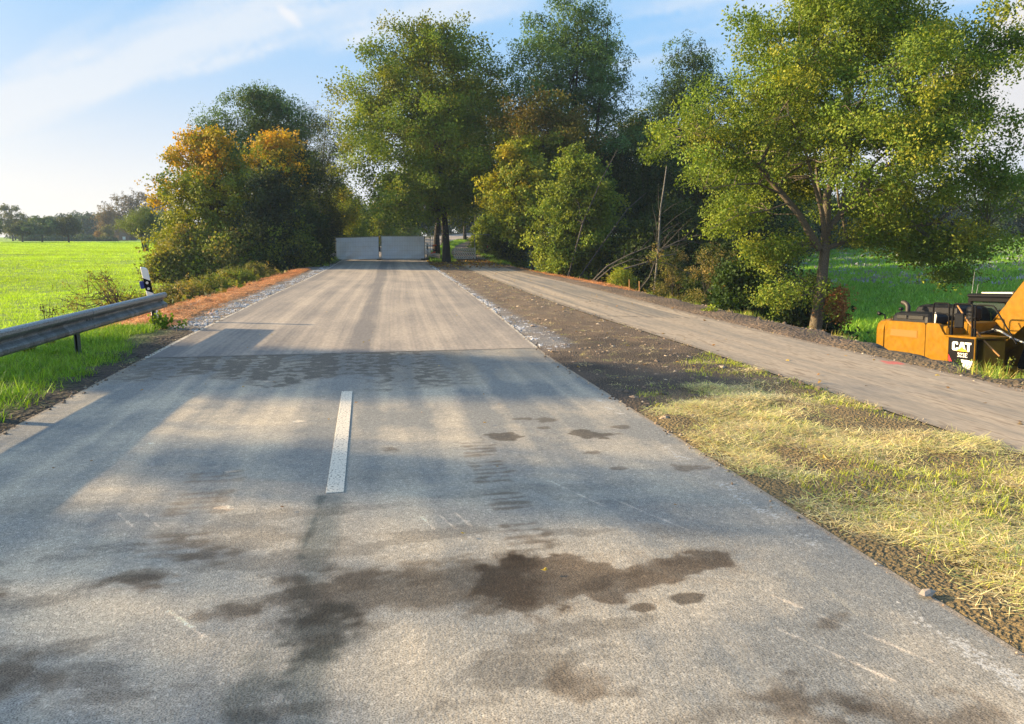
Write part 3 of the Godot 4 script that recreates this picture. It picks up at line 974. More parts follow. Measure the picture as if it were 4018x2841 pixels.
func tree(o: Dictionary) -> Node3D:
	rng.seed = o.sd
	var foot: Vector2 = o.get("foot", o.at)
	var base = Vector3(foot.x, ground(foot.x, foot.y) - 0.08, foot.y)
	var t = thing(o.name, o.label, o.get("cat", "tree"), base, o.get("group", ""))
	var top: float = o.top - base.y
	var bot: float = o.bot - base.y
	var ax = Vector3(o.at.x - foot.x, 0, o.at.y - foot.y)
	var hw: float = o.hw
	var hd: float = o.get("hd", hw)
	var shape: String = o.get("shape", "egg")
	var lob = FastNoiseLite.new()
	lob.seed = o.sd
	lob.frequency = 1.0
	lob.fractal_octaves = 3
	var rough: float = o.get("rough", 0.8)
	# clump places
	var clumps = []
	var tries = 0
	while clumps.size() < o.n and tries < o.n * 30:
		tries += 1
		var h = rng.randf()
		var pr = profile(shape, h)
		if rng.randf() > pr * 0.92 + 0.08:
			continue
		var az = rng.randf() * TAU
		var dirv = Vector3(cos(az), (h - 0.5) * 2.0, sin(az))
		var f = 0.82 + rough * lob.get_noise_3dv(dirv * 1.7) + 0.12
		var rad = pr * f * pow(rng.randf(), o.get("hollow", 0.42))
		var hy = h + 0.12 * rough * lob.get_noise_2d(cos(az) * 2.0 + 5.0, sin(az) * 2.0)
		var p = ax + Vector3(cos(az) * hw * rad, lerpf(bot, top - o.cr * 0.7, hy), sin(az) * hd * rad)
		if o.has("clear") and p.y + base.y < o.clear[0] and Vector2(p.x, p.z).length() < o.clear[1]:
			continue
		if o.has("gap") and lob.get_noise_3dv(p * 0.55) < o.gap:
			continue
		clumps.append([p, h])
	if o.has("extra"):
		for e in o.extra:      # boughs that stick out: centre, spread, count
			for k in e[2]:
				clumps.append([e[0] - base + Vector3(rng.randfn(), rng.randfn() * 0.45, rng.randfn()) * e[1], 0.1])
	# trunk and limbs
	var mb = MB.new()
	mb.col = o.get("bark", Color(0.060, 0.048, 0.036))
	var nodes = []
	var stems: int = o.get("stems", 1)
	var r0: float = o.r
	for s in stems:
		var sa = TAU * s / stems + rng.randf()
		var so = Vector3(cos(sa), 0, sin(sa)) * (0.0 if stems == 1 else 0.25 * hw * rng.randf_range(0.3, 1.0))
		var tip = ax * 1.0 + Vector3(0, lerpf(bot, top, 0.86), 0) + so * (2.4 if stems > 1 else 0.0)
		var pts = []
		var rads = []
		var sg = 9
		for i in sg:
			var k = i / (sg - 1.0)
			var p = so * (1.0 - k) * 0.6 + Vector3(tip.x, 0, tip.z) * pow(k, 1.3) + Vector3(0, tip.y * k, 0)
			p += Vector3(lob.get_noise_2d(k * 2.0, s * 3.0 + 1.0), 0, lob.get_noise_2d(k * 2.0 + 9.0, s * 3.0)) * hw * 0.13 * sin(k * PI)
			pts.append(p)
			rads.append(r0 * lerpf(1.0, 0.10, pow(k, 0.85)) * (1.0 + 0.35 * exp(-k * 22.0)))
		mb.tube(pts, rads, 9 if r0 > 0.1 else 5)
		for i in range(2, sg):
			nodes.append([pts[i], rads[i], i / (sg - 1.0)])
	if o.has("forks"):
		for fk in o.forks:      # limbs that the photograph shows one by one: points, then radii
			var pts = []
			for p in fk[0]:
				pts.append(p - base)
			mb.tube(pts, fk[1], 7)
			for i in range(1, pts.size()):
				nodes.append([pts[i], fk[1][i], 0.5])
	var trunk_nodes = nodes.duplicate()
	for k in o.get("limbs", 10):
		var src = trunk_nodes[rng.randi() % trunk_nodes.size()]
		for q in 4:
			if src[0].y < bot * 0.75:
				src = trunk_nodes[rng.randi() % trunk_nodes.size()]
		var tgt = clumps[rng.randi() % clumps.size()][0]
		for q in 3:
			var alt = clumps[rng.randi() % clumps.size()][0]
			if alt.y > src[0].y and alt.distance_to(src[0]) > tgt.distance_to(src[0]) or tgt.y < src[0].y - 0.3:
				tgt = alt
		tgt = src[0].lerp(tgt, 0.8)
		var ln = src[0].distance_to(tgt)
		var pts = []
		var rads = []
		for i in 6:
			var f = i / 5.0
			var p = src[0].lerp(tgt, f) + Vector3(0, 0.10 * ln * sin(f * PI) * (1 if tgt.y > src[0].y else -0.5), 0) + Vector3(rng.randfn(), rng.randfn(), rng.randfn()) * 0.035 * ln * sin(f * PI)
			pts.append(p)
			rads.append(lerpf(minf(src[1] * 0.7, r0 * 0.42), 0.012, pow(f, 0.7)))
			if i > 1:
				nodes.append([p, rads[i], f])
		mb.tube(pts, rads, 5, false)
	for c in clumps:
		var best = nodes[0]
		var bd = 1e9
		for nn in nodes:
			var dd = nn[0].distance_squared_to(c[0]) + (4.0 if nn[0].y > c[0].y + 0.4 else 0.0)
			if dd < bd:
				bd = dd
				best = nn
		var mid = best[0].lerp(c[0], 0.55) + Vector3(rng.randfn(), rng.randfn() + 0.4, rng.randfn()) * 0.06 * sqrt(bd)
		var tw = minf(best[1] * 0.8, o.get("twig", 0.022))
		mb.tube([best[0], mid, c[0]], [tw, tw * 0.7, tw * 0.35], 3, false)
		if o.get("bare", false):
			for q in 5:
				var e = c[0] + Vector3(rng.randfn(), rng.randfn() * 0.7 + 0.5, rng.randfn()).normalized() * o.cr * rng.randf_range(0.7, 1.6)
				mb.tube([mid, c[0].lerp(e, 0.4), e], [tw * 0.6, tw * 0.45, tw * 0.2], 3, false)
	put(mb, "stem" if o.get("cat", "tree") != "tree" else "trunk", M.bark, t)
	# leaves
	var xf = []
	var cl = []
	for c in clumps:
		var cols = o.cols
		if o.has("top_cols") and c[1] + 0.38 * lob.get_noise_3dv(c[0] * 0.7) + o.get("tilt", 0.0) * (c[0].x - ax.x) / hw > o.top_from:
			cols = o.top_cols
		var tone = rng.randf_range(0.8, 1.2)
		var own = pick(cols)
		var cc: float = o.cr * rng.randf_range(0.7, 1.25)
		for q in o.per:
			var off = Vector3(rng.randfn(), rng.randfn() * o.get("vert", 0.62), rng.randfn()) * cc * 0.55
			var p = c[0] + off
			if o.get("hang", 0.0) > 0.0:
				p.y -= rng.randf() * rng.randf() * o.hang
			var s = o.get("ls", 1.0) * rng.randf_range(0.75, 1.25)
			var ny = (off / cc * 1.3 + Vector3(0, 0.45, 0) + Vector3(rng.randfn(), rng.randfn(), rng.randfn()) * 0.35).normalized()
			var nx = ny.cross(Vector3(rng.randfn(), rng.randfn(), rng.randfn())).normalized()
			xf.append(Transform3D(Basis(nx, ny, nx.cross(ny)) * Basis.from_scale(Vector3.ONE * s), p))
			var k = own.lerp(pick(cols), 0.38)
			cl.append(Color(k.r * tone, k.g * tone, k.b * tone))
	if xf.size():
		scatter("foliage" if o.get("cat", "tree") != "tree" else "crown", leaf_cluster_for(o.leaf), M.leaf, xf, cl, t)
	return t

func leaf_cluster_for(key: String) -> ArrayMesh:
	match key:
		"oak": return leaf_cluster("oak", 10, 0.26, 0.15, 0.10, 0.1, 101)
		"oak_near": return leaf_cluster("oak_near", 14, 0.20, 0.092, 0.058, 0.1, 102)
		"ash": return leaf_cluster("ash", 11, 0.30, 0.20, 0.07, 0.55, 103)
		"maple": return leaf_cluster("maple", 9, 0.24, 0.16, 0.15, 0.3, 104)
		"birch": return leaf_cluster("birch", 10, 0.22, 0.09, 0.06, 0.9, 105)
		"small": return leaf_cluster("small", 10, 0.17, 0.075, 0.05, 0.2, 106)
		"broad": return leaf_cluster("broad", 7, 0.17, 0.13, 0.12, 0.35, 107)
		"far": return leaf_cluster("far", 10, 0.7, 0.55, 0.42, 0.2, 108)
		"willow": return leaf_cluster("willow", 10, 0.25, 0.22, 0.03, 1.2, 109)
	return leaf_cluster("small", 10, 0.17, 0.075, 0.05, 0.2, 106)

const OAK := [Color(0.158, 0.230, 0.035), Color(0.126, 0.201, 0.031), Color(0.221, 0.282, 0.041), Color(0.147, 0.218, 0.033), Color(0.184, 0.247, 0.035), Color(0.315, 0.311, 0.048), Color(0.126, 0.196, 0.031)]
const OAK_DULL := [Color(0.143, 0.195, 0.032), Color(0.102, 0.157, 0.027), Color(0.194, 0.230, 0.036), Color(0.265, 0.252, 0.046)]
const ASH := [Color(0.077, 0.156, 0.055), Color(0.060, 0.124, 0.046), Color(0.115, 0.195, 0.057), Color(0.096, 0.161, 0.046)]
const MAPLE := [Color(0.194, 0.233, 0.031), Color(0.143, 0.194, 0.031), Color(0.286, 0.286, 0.036)]
const ORANGE := [Color(0.58, 0.34, 0.020), Color(0.52, 0.29, 0.018), Color(0.40, 0.31, 0.022), Color(0.24, 0.23, 0.022)]
const YELLOW := [Color(0.328, 0.306, 0.022), Color(0.230, 0.270, 0.022), Color(0.180, 0.234, 0.020), Color(0.394, 0.306, 0.022)]
const RUST := [Color(0.158, 0.122, 0.032), Color(0.112, 0.108, 0.027), Color(0.098, 0.122, 0.024), Color(0.203, 0.135, 0.036)]
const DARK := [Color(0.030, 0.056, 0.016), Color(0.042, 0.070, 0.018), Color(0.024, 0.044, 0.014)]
const HAZEL := [Color(0.190, 0.254, 0.037), Color(0.145, 0.215, 0.032), Color(0.272, 0.304, 0.042)]
const SCRUB := [Color(0.243, 0.213, 0.071), Color(0.172, 0.182, 0.051), Color(0.324, 0.232, 0.091), Color(0.141, 0.152, 0.040)]
const HEDGE := [Color(0.198, 0.278, 0.036), Color(0.126, 0.198, 0.026), Color(0.288, 0.324, 0.040)]
const FAR_GREEN := [Color(0.075, 0.125, 0.060), Color(0.100, 0.145, 0.060)]
const LIGHT_BARK := Color(0.20, 0.185, 0.165)
const OAK_BARK := Color(0.34, 0.28, 0.20)

func build_trees() -> void:
	# left of the road
	tree({name = "maple_tree", label = "maple with an orange topped crown, nearest the meadow on the left", at = Vector2(-10.1, -55.9), top = 9.3, bot = -1.2, hw = 3.5, hd = 3.2, n = 300, cr = 0.75, per = 18, leaf = "maple", cols = MAPLE, top_cols = ORANGE, top_from = 0.76, tilt = -0.14, r = 0.16, sd = 201, shape = "egg", group = "orange topped maples left of the road"})
	tree({name = "maple_tree", label = "narrower orange topped maple between its wider twin and the birch", at = Vector2(-6.1, -60.2), top = 10.1, bot = -0.2, hw = 2.8, n = 230, cr = 0.7, per = 18, leaf = "maple", cols = DARK + MAPLE, top_cols = ORANGE, top_from = 0.80, r = 0.14, sd = 202, shape = "egg", group = "orange topped maples left of the road"})
	tree({name = "ash_tree", label = "tall green ash rising behind the two orange topped maples", at = Vector2(-8.0, -70.8), top = 14.8, bot = 4.0, hw = 5.0, hd = 3.5, n = 330, cr = 0.95, per = 22, leaf = "ash", cols = ASH + [Color(0.075, 0.095, 0.025)], r = 0.24, sd = 203, shape = "egg", rough = 1.1})
	tree({name = "ash_tree", label = "slim sparse ash at the left edge of the roadside clump", at = Vector2(-12.1, -69.5), top = 12.8, bot = 3.0, hw = 2.0, n = 80, cr = 0.8, per = 12, leaf = "ash", cols = ASH + [Color(0.075, 0.095, 0.025)], r = 0.14, sd = 204, shape = "egg", rough = 1.2})
	tree({name = "bare_tree", label = "nearly leafless pale tree showing above the left clump", at = Vector2(-4.9, -72.2), top = 14.4, bot = 5.0, hw = 2.4, n = 70, cr = 0.8, per = 1, leaf = "small", cols = SCRUB, r = 0.14, sd = 205, bare = true, bark = LIGHT_BARK, limbs = 18, twig = 0.03})
	tree({name = "birch_tree", label = "weeping birch with a pale trunk left of the covered fence", at = Vector2(-2.9, -65.7), foot = Vector2(-4.0, -65.9), top = 12.1, bot = 3.0, hw = 1.9, n = 130, cr = 0.6, per = 16, leaf = "birch", cols = [Color(0.07, 0.09, 0.02), Color(0.055, 0.075, 0.02), Color(0.12, 0.12, 0.025)], r = 0.15, sd = 206, bark = Color(0.36, 0.33, 0.29), hang = 2.6, gap = -0.18, vert = 1.0})
	tree({name = "willow_bush", label = "dark blue green willow bush in front of the orange maples", cat = "bush", at = Vector2(-6.1, -52.6), top = 6.1, bot = -0.8, hw = 1.9, n = 190, cr = 0.55, per = 18, leaf = "oak", cols = [Color(0.040, 0.062, 0.030), Color(0.050, 0.072, 0.036), Color(0.030, 0.050, 0.024)], r = 0.06, stems = 6, sd = 207, shape = "bush"})
	var sh = [
		[-6.9, -25.0, 0.25, 0.9, SCRUB + MAPLE, "low tawny scrub just past the end of the guardrail", 60],
		[-6.6, -29.0, 0.40, 1.2, SCRUB, "low brownish scrub below the orange matting, past the tawny one", 80],
		[-6.4, -33.5, 0.45, 1.2, SCRUB + HAZEL, "low olive scrub halfway along the left matting", 80],
		[-6.2, -38.5, 0.55, 1.2, HAZEL + SCRUB, "low greenish scrub along the farther half of the left matting", 80],
		[-6.0, -43.5, 0.65, 1.2, DARK + SCRUB, "low dark scrub near the far end of the left matting", 80],
		[-10.8, -53.0, 2.8, 2.4, SCRUB + MAPLE, "wide tawny shrub at the foot of the wide maple", 260],
		[-12.2, -51.6, 1.3, 1.2, SCRUB + MAPLE, "tawny shrub at the meadow's edge, leftmost of the clump", 110],
		[-8.5, -51.5, 2.3, 1.9, SCRUB + HAZEL, "olive shrub right of the wide tawny one", 160],
		[-6.7, -52.0, 2.4, 1.6, HAZEL + DARK, "leafy shrub under the dark willow bush", 130],
		[-5.0, -52.6, 3.9, 1.6, DARK + HAZEL, "dark green shrub at the far end of the left matting", 170],
		[-3.9, -55.4, 4.3, 1.3, DARK, "dark shrub beside the far left guardrail", 120],
		[-3.6, -66.5, 5.5, 1.8, DARK + HAZEL, "dark shrub under the birch", 150]]
	var i = 0
	for s in sh:
		tree({name = "shrub", label = s[5], cat = "shrub", at = Vector2(s[0], s[1]), top = s[2], bot = ground(s[0], s[1]) - 0.1, hw = s[3], n = s[6], cr = 0.38 if s[1] > -46.0 else 0.5, per = 16, leaf = "small" if s[1] > -46.0 else "oak", cols = s[4], r = 0.03, stems = 9, limbs = 14, sd = 220 + i, shape = "bush", bark = Color(0.13, 0.11, 0.09), twig = 0.010, group = "shrubs along the left bank"})
		i += 1
	tree({name = "bare_shrub", label = "thin brown nearly bare shrub leaning out beside the marker post", cat = "shrub", at = Vector2(-7.1, -22.6), foot = Vector2(-6.6, -22.6), top = 1.15, bot = -1.0, hw = 1.1, n = 60, cr = 0.4, per = 3, leaf = "small", ls = 0.7, cols = SCRUB, r = 0.025, stems = 7, limbs = 20, sd = 240, bare = true, bark = Color(0.16, 0.11, 0.075), twig = 0.012})
	# beyond the fences
	var jj = [[-2.6, -85.9, 8.4, 2.3, DARK + HAZEL, "dark leafy tree just behind the left fence panel"], [-0.6, -95.0, 6.4, 2.4, HAZEL + OAK_DULL, "young tree over the middle of the covered fence"], [1.9, -101.5, 6.6, 2.4, HAZEL + DARK, "young tree over the right half of the covered fence"], [5.0, -114.6, 7.0, 2.6, HAZEL + OAK_DULL, "young tree farthest along the closed road's left side"], [-1.3, -80.6, 4.6, 1.4, HAZEL, "pale green sapling peeking over the left fence panel"], [2.0, -93.0, 5.0, 1.5, HAZEL + YELLOW, "yellowish sapling peeking over the right fence panel"]]
	i = 0
	for s in jj:
		tree({name = "young_tree", label = s[5], at = Vector2(s[0], s[1]), top = s[2], bot = ground(s[0], s[1]) - 0.2, hw = s[3], n = 130, cr = 0.7, per = 15, leaf = "oak", ls = 1.15, cols = s[4], r = 0.09, sd = 250 + i, shape = "bush", stems = 2, limbs = 8, group = "young trees left of the closed road"})
		i += 1
	i = 0
	for s in [[14.0, -165.0, 6.0, "leftmost"], [24.0, -172.0, 7.0, "second"], [34.0, -168.0, 6.0, "third"], [46.0, -160.0, 7.0, "rightmost"], [6.0, -150.0, 6.0, "nearest, behind the saplings, first"]]:
		tree({name = "end_tree", label = s[3] + " dark tree closing the view at the road's far end", at = Vector2(s[0], s[1]), top = 15.0 - i, bot = 3.2, hw = s[2], n = 130, cr = 1.5, per = 15, leaf = "far", ls = 0.7, cols = DARK + FAR_GREEN, r = 0.3, limbs = 5, sd = 600 + i, shape = "bush", group = "trees at the far end of the road"})
		i += 1
	tree({name = "golden_tree", label = "small tree with a golden top behind the birch", at = Vector2(-2.2, -77.6), top = 6.9, bot = 3.0, hw = 1.7, n = 70, cr = 0.6, per = 14, leaf = "oak", cols = YELLOW, r = 0.09, sd = 258})
	tree({name = "oak_tree", label = "big full crowned oak standing at the end of the median by the fence", at = Vector2(4.6, -57.3), foot = Vector2(5.87, -57.2), top = 17.4, bot = 3.4, hw = 6.2, hd = 5.2, n = 480, cr = 0.85, per = 26, leaf = "oak", cols = OAK, top_cols = OAK + [Color(0.17, 0.16, 0.02), Color(0.14, 0.14, 0.02)], top_from = 0.5, r = 0.27, sd = 260, shape = "egg", rough = 1.0, limbs = 18, bark = Color(0.085, 0.074, 0.060), group = "oaks between road and path"})
	tree({name = "oak_tree", label = "dark trunked oak right behind the big oak", at = Vector2(8.4, -69.5), foot = Vector2(6.25, -69.7), top = 16.0, bot = 4.4, hw = 4.9, n = 300, cr = 0.95, per = 20, leaf = "oak", cols = OAK_DULL, r = 0.30, sd = 261, shape = "egg", limbs = 14, bark = Color(0.045, 0.038, 0.03), group = "oaks between road and path"})
	i = 0
	for s in [[9.4, -95.0, 9.2, 13.6, "third oak along the closed road, its trunk between the two near trunks"], [13.7, -107.6, 13.6, 13.2, "fourth oak along the closed road, slim trunk right of the near trunk"], [17.2, -121.0, 17.0, 14.0, "fifth oak along the closed road, farthest of the row"]]:
		tree({name = "oak_tree", label = s[4], at = Vector2(s[0], s[1]), top = s[3] + 2.0, bot = 6.2, hw = 3.7, n = 150, cr = 1.0, per = 16, leaf = "oak", ls = 1.3, cols = OAK, r = 0.24, sd = 262 + i, shape = "egg", limbs = 8, bark = Color(0.045, 0.038, 0.03), group = "oaks between road and path"})
		i += 1
	tree({name = "hedge_bush", label = "bright ivy clad bush right behind the bare wire fence", cat = "bush", at = Vector2(11.0, -71.5), top = 4.2, bot = 0.0, hw = 1.5, n = 130, cr = 0.5, per = 16, leaf = "broad", cols = HEDGE, r = 0.05, stems = 4, sd = 270, shape = "bush"})
	tree({name = "hedge_bush", label = "leafy green bush wall right of the wire fence", cat = "bush", at = Vector2(11.6, -61.5), top = 5.3, bot = -0.6, hw = 1.6, n = 190, cr = 0.5, per = 16, leaf = "broad", cols = DARK + HEDGE, r = 0.05, stems = 5, sd = 271, shape = "bush"})
	tree({name = "hedge_bush", label = "farther ivy clad bush along the closed path", cat = "bush", at = Vector2(14.0, -82.0), top = 5.6, bot = 0.8, hw = 2.0, n = 130, cr = 0.6, per = 16, leaf = "broad", ls = 1.2, cols = HEDGE, r = 0.05, stems = 4, sd = 272, shape = "bush"})
	tree({name = "ash_tree", label = "tallest dark green ash with several spires right of the big oak", at = Vector2(15.3, -56.4), top = 18.7, bot = 5.4, hw = 4.7, n = 330, cr = 1.0, per = 20, leaf = "ash", cols = ASH, r = 0.28, sd = 273, shape = "spread", rough = 1.25, stems = 4, limbs = 16})
	tree({name = "hornbeam_tree", label = "hornbeam turning rusty brown below the tallest ash", at = Vector2(11.9, -51.0), top = 11.4, bot = 4.2, hw = 3.6, hd = 2.6, n = 230, cr = 0.7, per = 18, leaf = "oak", cols = RUST + OAK_DULL, top_cols = RUST, top_from = 0.66, r = 0.16, sd = 274, shape = "egg"})
	tree({name = "field_maple", label = "yellow green field maple reaching over the path end", at = Vector2(9.7, -48.4), foot = Vector2(10.6, -48.6), top = 8.3, bot = 2.0, hw = 2.1, n = 170, cr = 0.55, per = 18, leaf = "maple", cols = MAPLE + HAZEL, top_cols = YELLOW + MAPLE, top_from = 0.50, tilt = -0.3, r = 0.10, sd = 275, shape = "egg"})
	tree({name = "hazel_bush", label = "tall many stemmed hazel at the bend of the path", cat = "bush", at = Vector2(11.9, -43.0), top = 7.1, bot = -0.9, hw = 2.6, hd = 2.2, n = 330, cr = 0.5, per = 17, leaf = "broad", cols = HAZEL + [Color(0.07, 0.10, 0.016)], r = 0.05, stems = 8, limbs = 18, sd = 276, shape = "bush", bark = Color(0.17, 0.15, 0.13), gap = -0.22,
		forks = [[[Vector3(10.9, -0.4, -41.2), Vector3(11.7, 2.76, -41.0), Vector3(12.74, 5.17, -40.9), Vector3(13.6, 6.7, -41.0)], [0.05, 0.045, 0.03, 0.015]], [[Vector3(11.4, -0.4, -41.0), Vector3(13.0, 2.0, -40.6), Vector3(14.1, 3.5, -40.6), Vector3(15.2, 4.4, -40.7)], [0.045, 0.04, 0.03, 0.012]]]})
	i = 0
	for s in [[16.6, -51.5, 8.9, 2.9, "dark bush of the wood behind the hazel"], [18.6, -49.0, 7.7, 2.8, "dark bush of the wood behind the dead pale stem"], [20.6, -45.6, 7.0, 3.0, "dark bush of the wood left of the right oak's low bough"], [22.6, -42.6, 5.4, 2.4, "lowest dark bush of the wood where the field begins"], [15.0, -40.5, 3.0, 1.8, "dark undergrowth bush below the pile of cut branches"], [17.4, -41.5, 4.4, 2.2, "dark undergrowth bush behind the leaning pale stem"]]:
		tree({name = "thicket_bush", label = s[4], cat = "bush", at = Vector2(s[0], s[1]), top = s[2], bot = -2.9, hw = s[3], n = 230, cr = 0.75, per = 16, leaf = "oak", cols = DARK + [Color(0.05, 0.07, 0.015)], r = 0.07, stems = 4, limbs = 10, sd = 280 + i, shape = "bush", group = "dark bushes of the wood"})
		i += 1
	tree({name = "wood_tree", label = "tall dark tree of the wood left of the right oak's crown", at = Vector2(25.3, -58.3), top = 16.8, bot = 4.0, hw = 3.4, n = 260, cr = 1.0, per = 18, leaf = "ash", cols = DARK + ASH, r = 0.26, sd = 290, shape = "egg", rough = 1.1})
	tree({name = "wood_tree", label = "shorter dark tree of the wood between the ash and its tall neighbour", at = Vector2(21.4, -59.0), top = 11.8, bot = 2.0, hw = 3.2, n = 200, cr = 1.0, per = 18, leaf = "oak", cols = DARK + OAK_DULL, r = 0.2, sd = 291, shape = "egg"})
	tree({name = "wood_tree", label = "broad dark tree of the wood behind the right oak", at = Vector2(28.5, -54.0), top = 11.5, bot = 0.0, hw = 4.2, n = 250, cr = 1.0, per = 18, leaf = "oak", cols = DARK + OAK_DULL, r = 0.24, sd = 292, shape = "bush"})
	i = 0
	for s in [[13.9, -29.4, 1.8, 1.3, DARK + SCRUB, "small", "brown twiggy shrub under the right oak's left bough"], [13.3, -25.6, 1.3, 1.3, [Color(0.045, 0.085, 0.022), Color(0.06, 0.105, 0.025)], "broad", "broad leaved green shrub left of the right oak's trunk"], [14.2, -34.2, 1.5, 1.3, DARK + SCRUB, "small", "dull shrub between the pegs and the dead stem"], [15.6, -31.2, 2.2, 1.6, DARK, "oak", "dark shrub behind the brown twiggy one"], [16.6, -27.0, 0.6, 1.4, DARK, "oak", "low dark shrub behind the right oak's trunk"], [12.5, -36.8, 0.6, 0.9, HAZEL + YELLOW, "small", "small yellowish shrub behind the two pegs"]]:
		tree({name = "shrub", label = s[6], cat = "shrub", at = Vector2(s[0], s[1]), top = s[2], bot = ground(s[0], s[1]) - 0.2, hw = s[3], n = 110, cr = 0.36, per = 14, leaf = s[5], cols = s[4], r = 0.03, stems = 7, limbs = 12, sd = 300 + i, shape = "bush", twig = 0.010, bark = Color(0.11, 0.095, 0.08), group = "shrubs along the right bank"})
		i += 1
	tree({name = "oak_tree", label = "wide spreading oak on the right with bare lower limbs over the excavator", at = Vector2(14.9, -22.4), foot = Vector2(14.07, -22.27), top = 10.5, bot = 2.2, hw = 5.2, hd = 5.0, n = 500, cr = 0.54, per = 28, clear = [4.6, 2.3], leaf = "oak_near", ls = 0.95, cols = OAK, r = 0.24, sd = 310, shape = "dome", rough = 0.75, limbs = 26, hollow = 0.5, gap = -0.12, bark = OAK_BARK, twig = 0.020,
		extra = [[Vector3(17.5, 1.6, -21.6), 0.55, 16], [Vector3(15.7, 1.9, -21.9), 0.4, 9], [Vector3(18.6, 2.0, -21.3), 0.7, 11], [Vector3(12.7, 1.4, -22.6), 0.45, 9], [Vector3(11.6, 2.6, -22.6), 0.6, 10], [Vector3(13.2, 0.2, -22.4), 0.3, 5], [Vector3(19.3, 3.2, -21.2), 0.9, 12], [Vector3(18.4, 0.7, -21.3), 0.25, 4], [Vector3(17.0, 2.9, -22.5), 0.8, 8]],
		forks = [[[Vector3(14.13, 1.5, -22.26), Vector3(13.42, 2.6, -22.4), Vector3(12.68, 3.42, -22.5), Vector3(12.11, 4.04, -22.6), Vector3(11.4, 4.51, -22.7), Vector3(10.3, 5.0, -22.9)], [0.13, 0.105, 0.095, 0.085, 0.06, 0.03]],
			[[Vector3(14.2, 1.9, -22.24), Vector3(14.66, 2.53, -22.16), Vector3(14.98, 2.88, -22.1), Vector3(15.37, 3.29, -22.0), Vector3(16.3, 3.4, -21.9)], [0.10, 0.09, 0.08, 0.06, 0.03]],
			[[Vector3(14.2, 1.5, -22.24), Vector3(14.99, 1.77, -22.1), Vector3(16.35, 2.12, -21.84), Vector3(17.72, 2.33, -21.58), Vector3(19.3, 2.25, -21.3)], [0.09, 0.07, 0.055, 0.04, 0.02]],
			[[Vector3(12.9, 3.2, -22.5), Vector3(11.9, 3.5, -22.2), Vector3(11.0, 3.45, -22.0), Vector3(10.0, 3.3, -21.9)], [0.035, 0.028, 0.018, 0.008]],
			[[Vector3(13.1, 2.95, -22.45), Vector3(12.2, 2.7, -22.1), Vector3(11.2, 2.55, -22.0), Vector3(10.2, 2.1, -21.9)], [0.03, 0.024, 0.016, 0.007]],
			[[Vector3(17.0, 2.2, -21.7), Vector3(17.8, 1.6, -21.4), Vector3(18.4, 0.9, -21.2)], [0.025, 0.02, 0.008]]]})
	tree({name = "brown_bough", label = "sprig of withered orange leaves hanging at the right oak's trunk", cat = "branch", at = Vector2(14.75, -22.0), foot = Vector2(14.35, -22.1), top = 0.3, bot = -0.75, hw = 0.22, n = 14, cr = 0.18, per = 8, leaf = "oak_near", cols = [Color(0.42, 0.19, 0.07), Color(0.50, 0.26, 0.10), Color(0.32, 0.13, 0.05)], r = 0.012, stems = 1, limbs = 2, sd = 311})
	tree({name = "young_oak_bush", label = "sparse suckers of leaves growing round the right oak's trunk", cat = "shrub", at = Vector2(14.1, -22.05), top = 1.0, bot = -2.6, hw = 0.7, n = 17, cr = 0.24, per = 6, leaf = "oak_near", ls = 0.85, cols = HAZEL, r = 0.012, stems = 3, limbs = 5, sd = 312, shape = "column", bark = LIGHT_BARK})
	# far side of the right field
	i = 0
	for s in [[58.0, -101.0, 11.0, 6.6, "distant tree behind the field, left of the right oak's crown"], [69.0, -108.0, 9.0, 6.0, "distant tree behind the field, seen under the right oak's crown"], [79.0, -112.5, 10.5, 7.2, "second distant tree behind the field under the right oak"], [91.0, -112.0, 9.6, 6.8, "third distant tree behind the field, near the right frame edge"], [98.0, -103.0, 13.0, 7.4, "tall distant tree at the far right end of the field"], [48.0, -92.0, 9.5, 5.6, "distant tree where the field meets the wood"], [40.0, -80.0, 9.0, 5.0, "tree at the corner of the field and the wood"], [33.0, -68.0, 9.0, 4.6, "tree at the wood's edge behind the right oak's trunk"]]:
		tree({name = "field_tree", label = s[4], at = Vector2(s[0], s[1]), top = s[2], bot = ground(s[0], s[1]) + 0.3, hw = s[3], n = 110, cr = 1.7, per = 16, leaf = "far", ls = 0.8, cols = DARK + FAR_GREEN, r = 0.3, limbs = 5, sd = 320 + i, shape = "bush", group = "trees behind the right field"})
		i += 1
	# far side of the left meadow
	i = 0
	for s in [[-102.8, -253.6, 13.0, 5.0, "pale tall tree at the meadow's far left corner", [Color(0.11, 0.12, 0.05)]], [-86.0, -199.1, 7.2, 4.6, "dark tree at the left frame edge across the meadow", FAR_GREEN], [-75.9, -202.7, 8.2, 5.0, "round open grown tree with a visible trunk across the meadow", FAR_GREEN], [-80.4, -203.4, 6.6, 3.0, "lighter tree left of the round one across the meadow", [Color(0.08, 0.10, 0.03)]], [-110.9, -275.4, 9.0, 4.6, "small dark tree between the pale tall tree and the round one", FAR_GREEN], [-70.5, -204.0, 8.0, 3.4, "olive tree right of the round one across the meadow", [Color(0.085, 0.095, 0.028), Color(0.06, 0.075, 0.025)]]]:
		tree({name = "meadow_tree", label = s[4], at = Vector2(s[0], s[1]), top = s[2], bot = ground(s[0], s[1]) + 2.2, hw = s[3] * 0.78, n = 60, cr = 0.9, per = 12, leaf = "far", ls = 0.55, cols = s[5], r = 0.20, limbs = 9, gap = -0.15, sd = 340 + i, shape = "egg", group = "trees across the left meadow"})
		i += 1
	i = 0
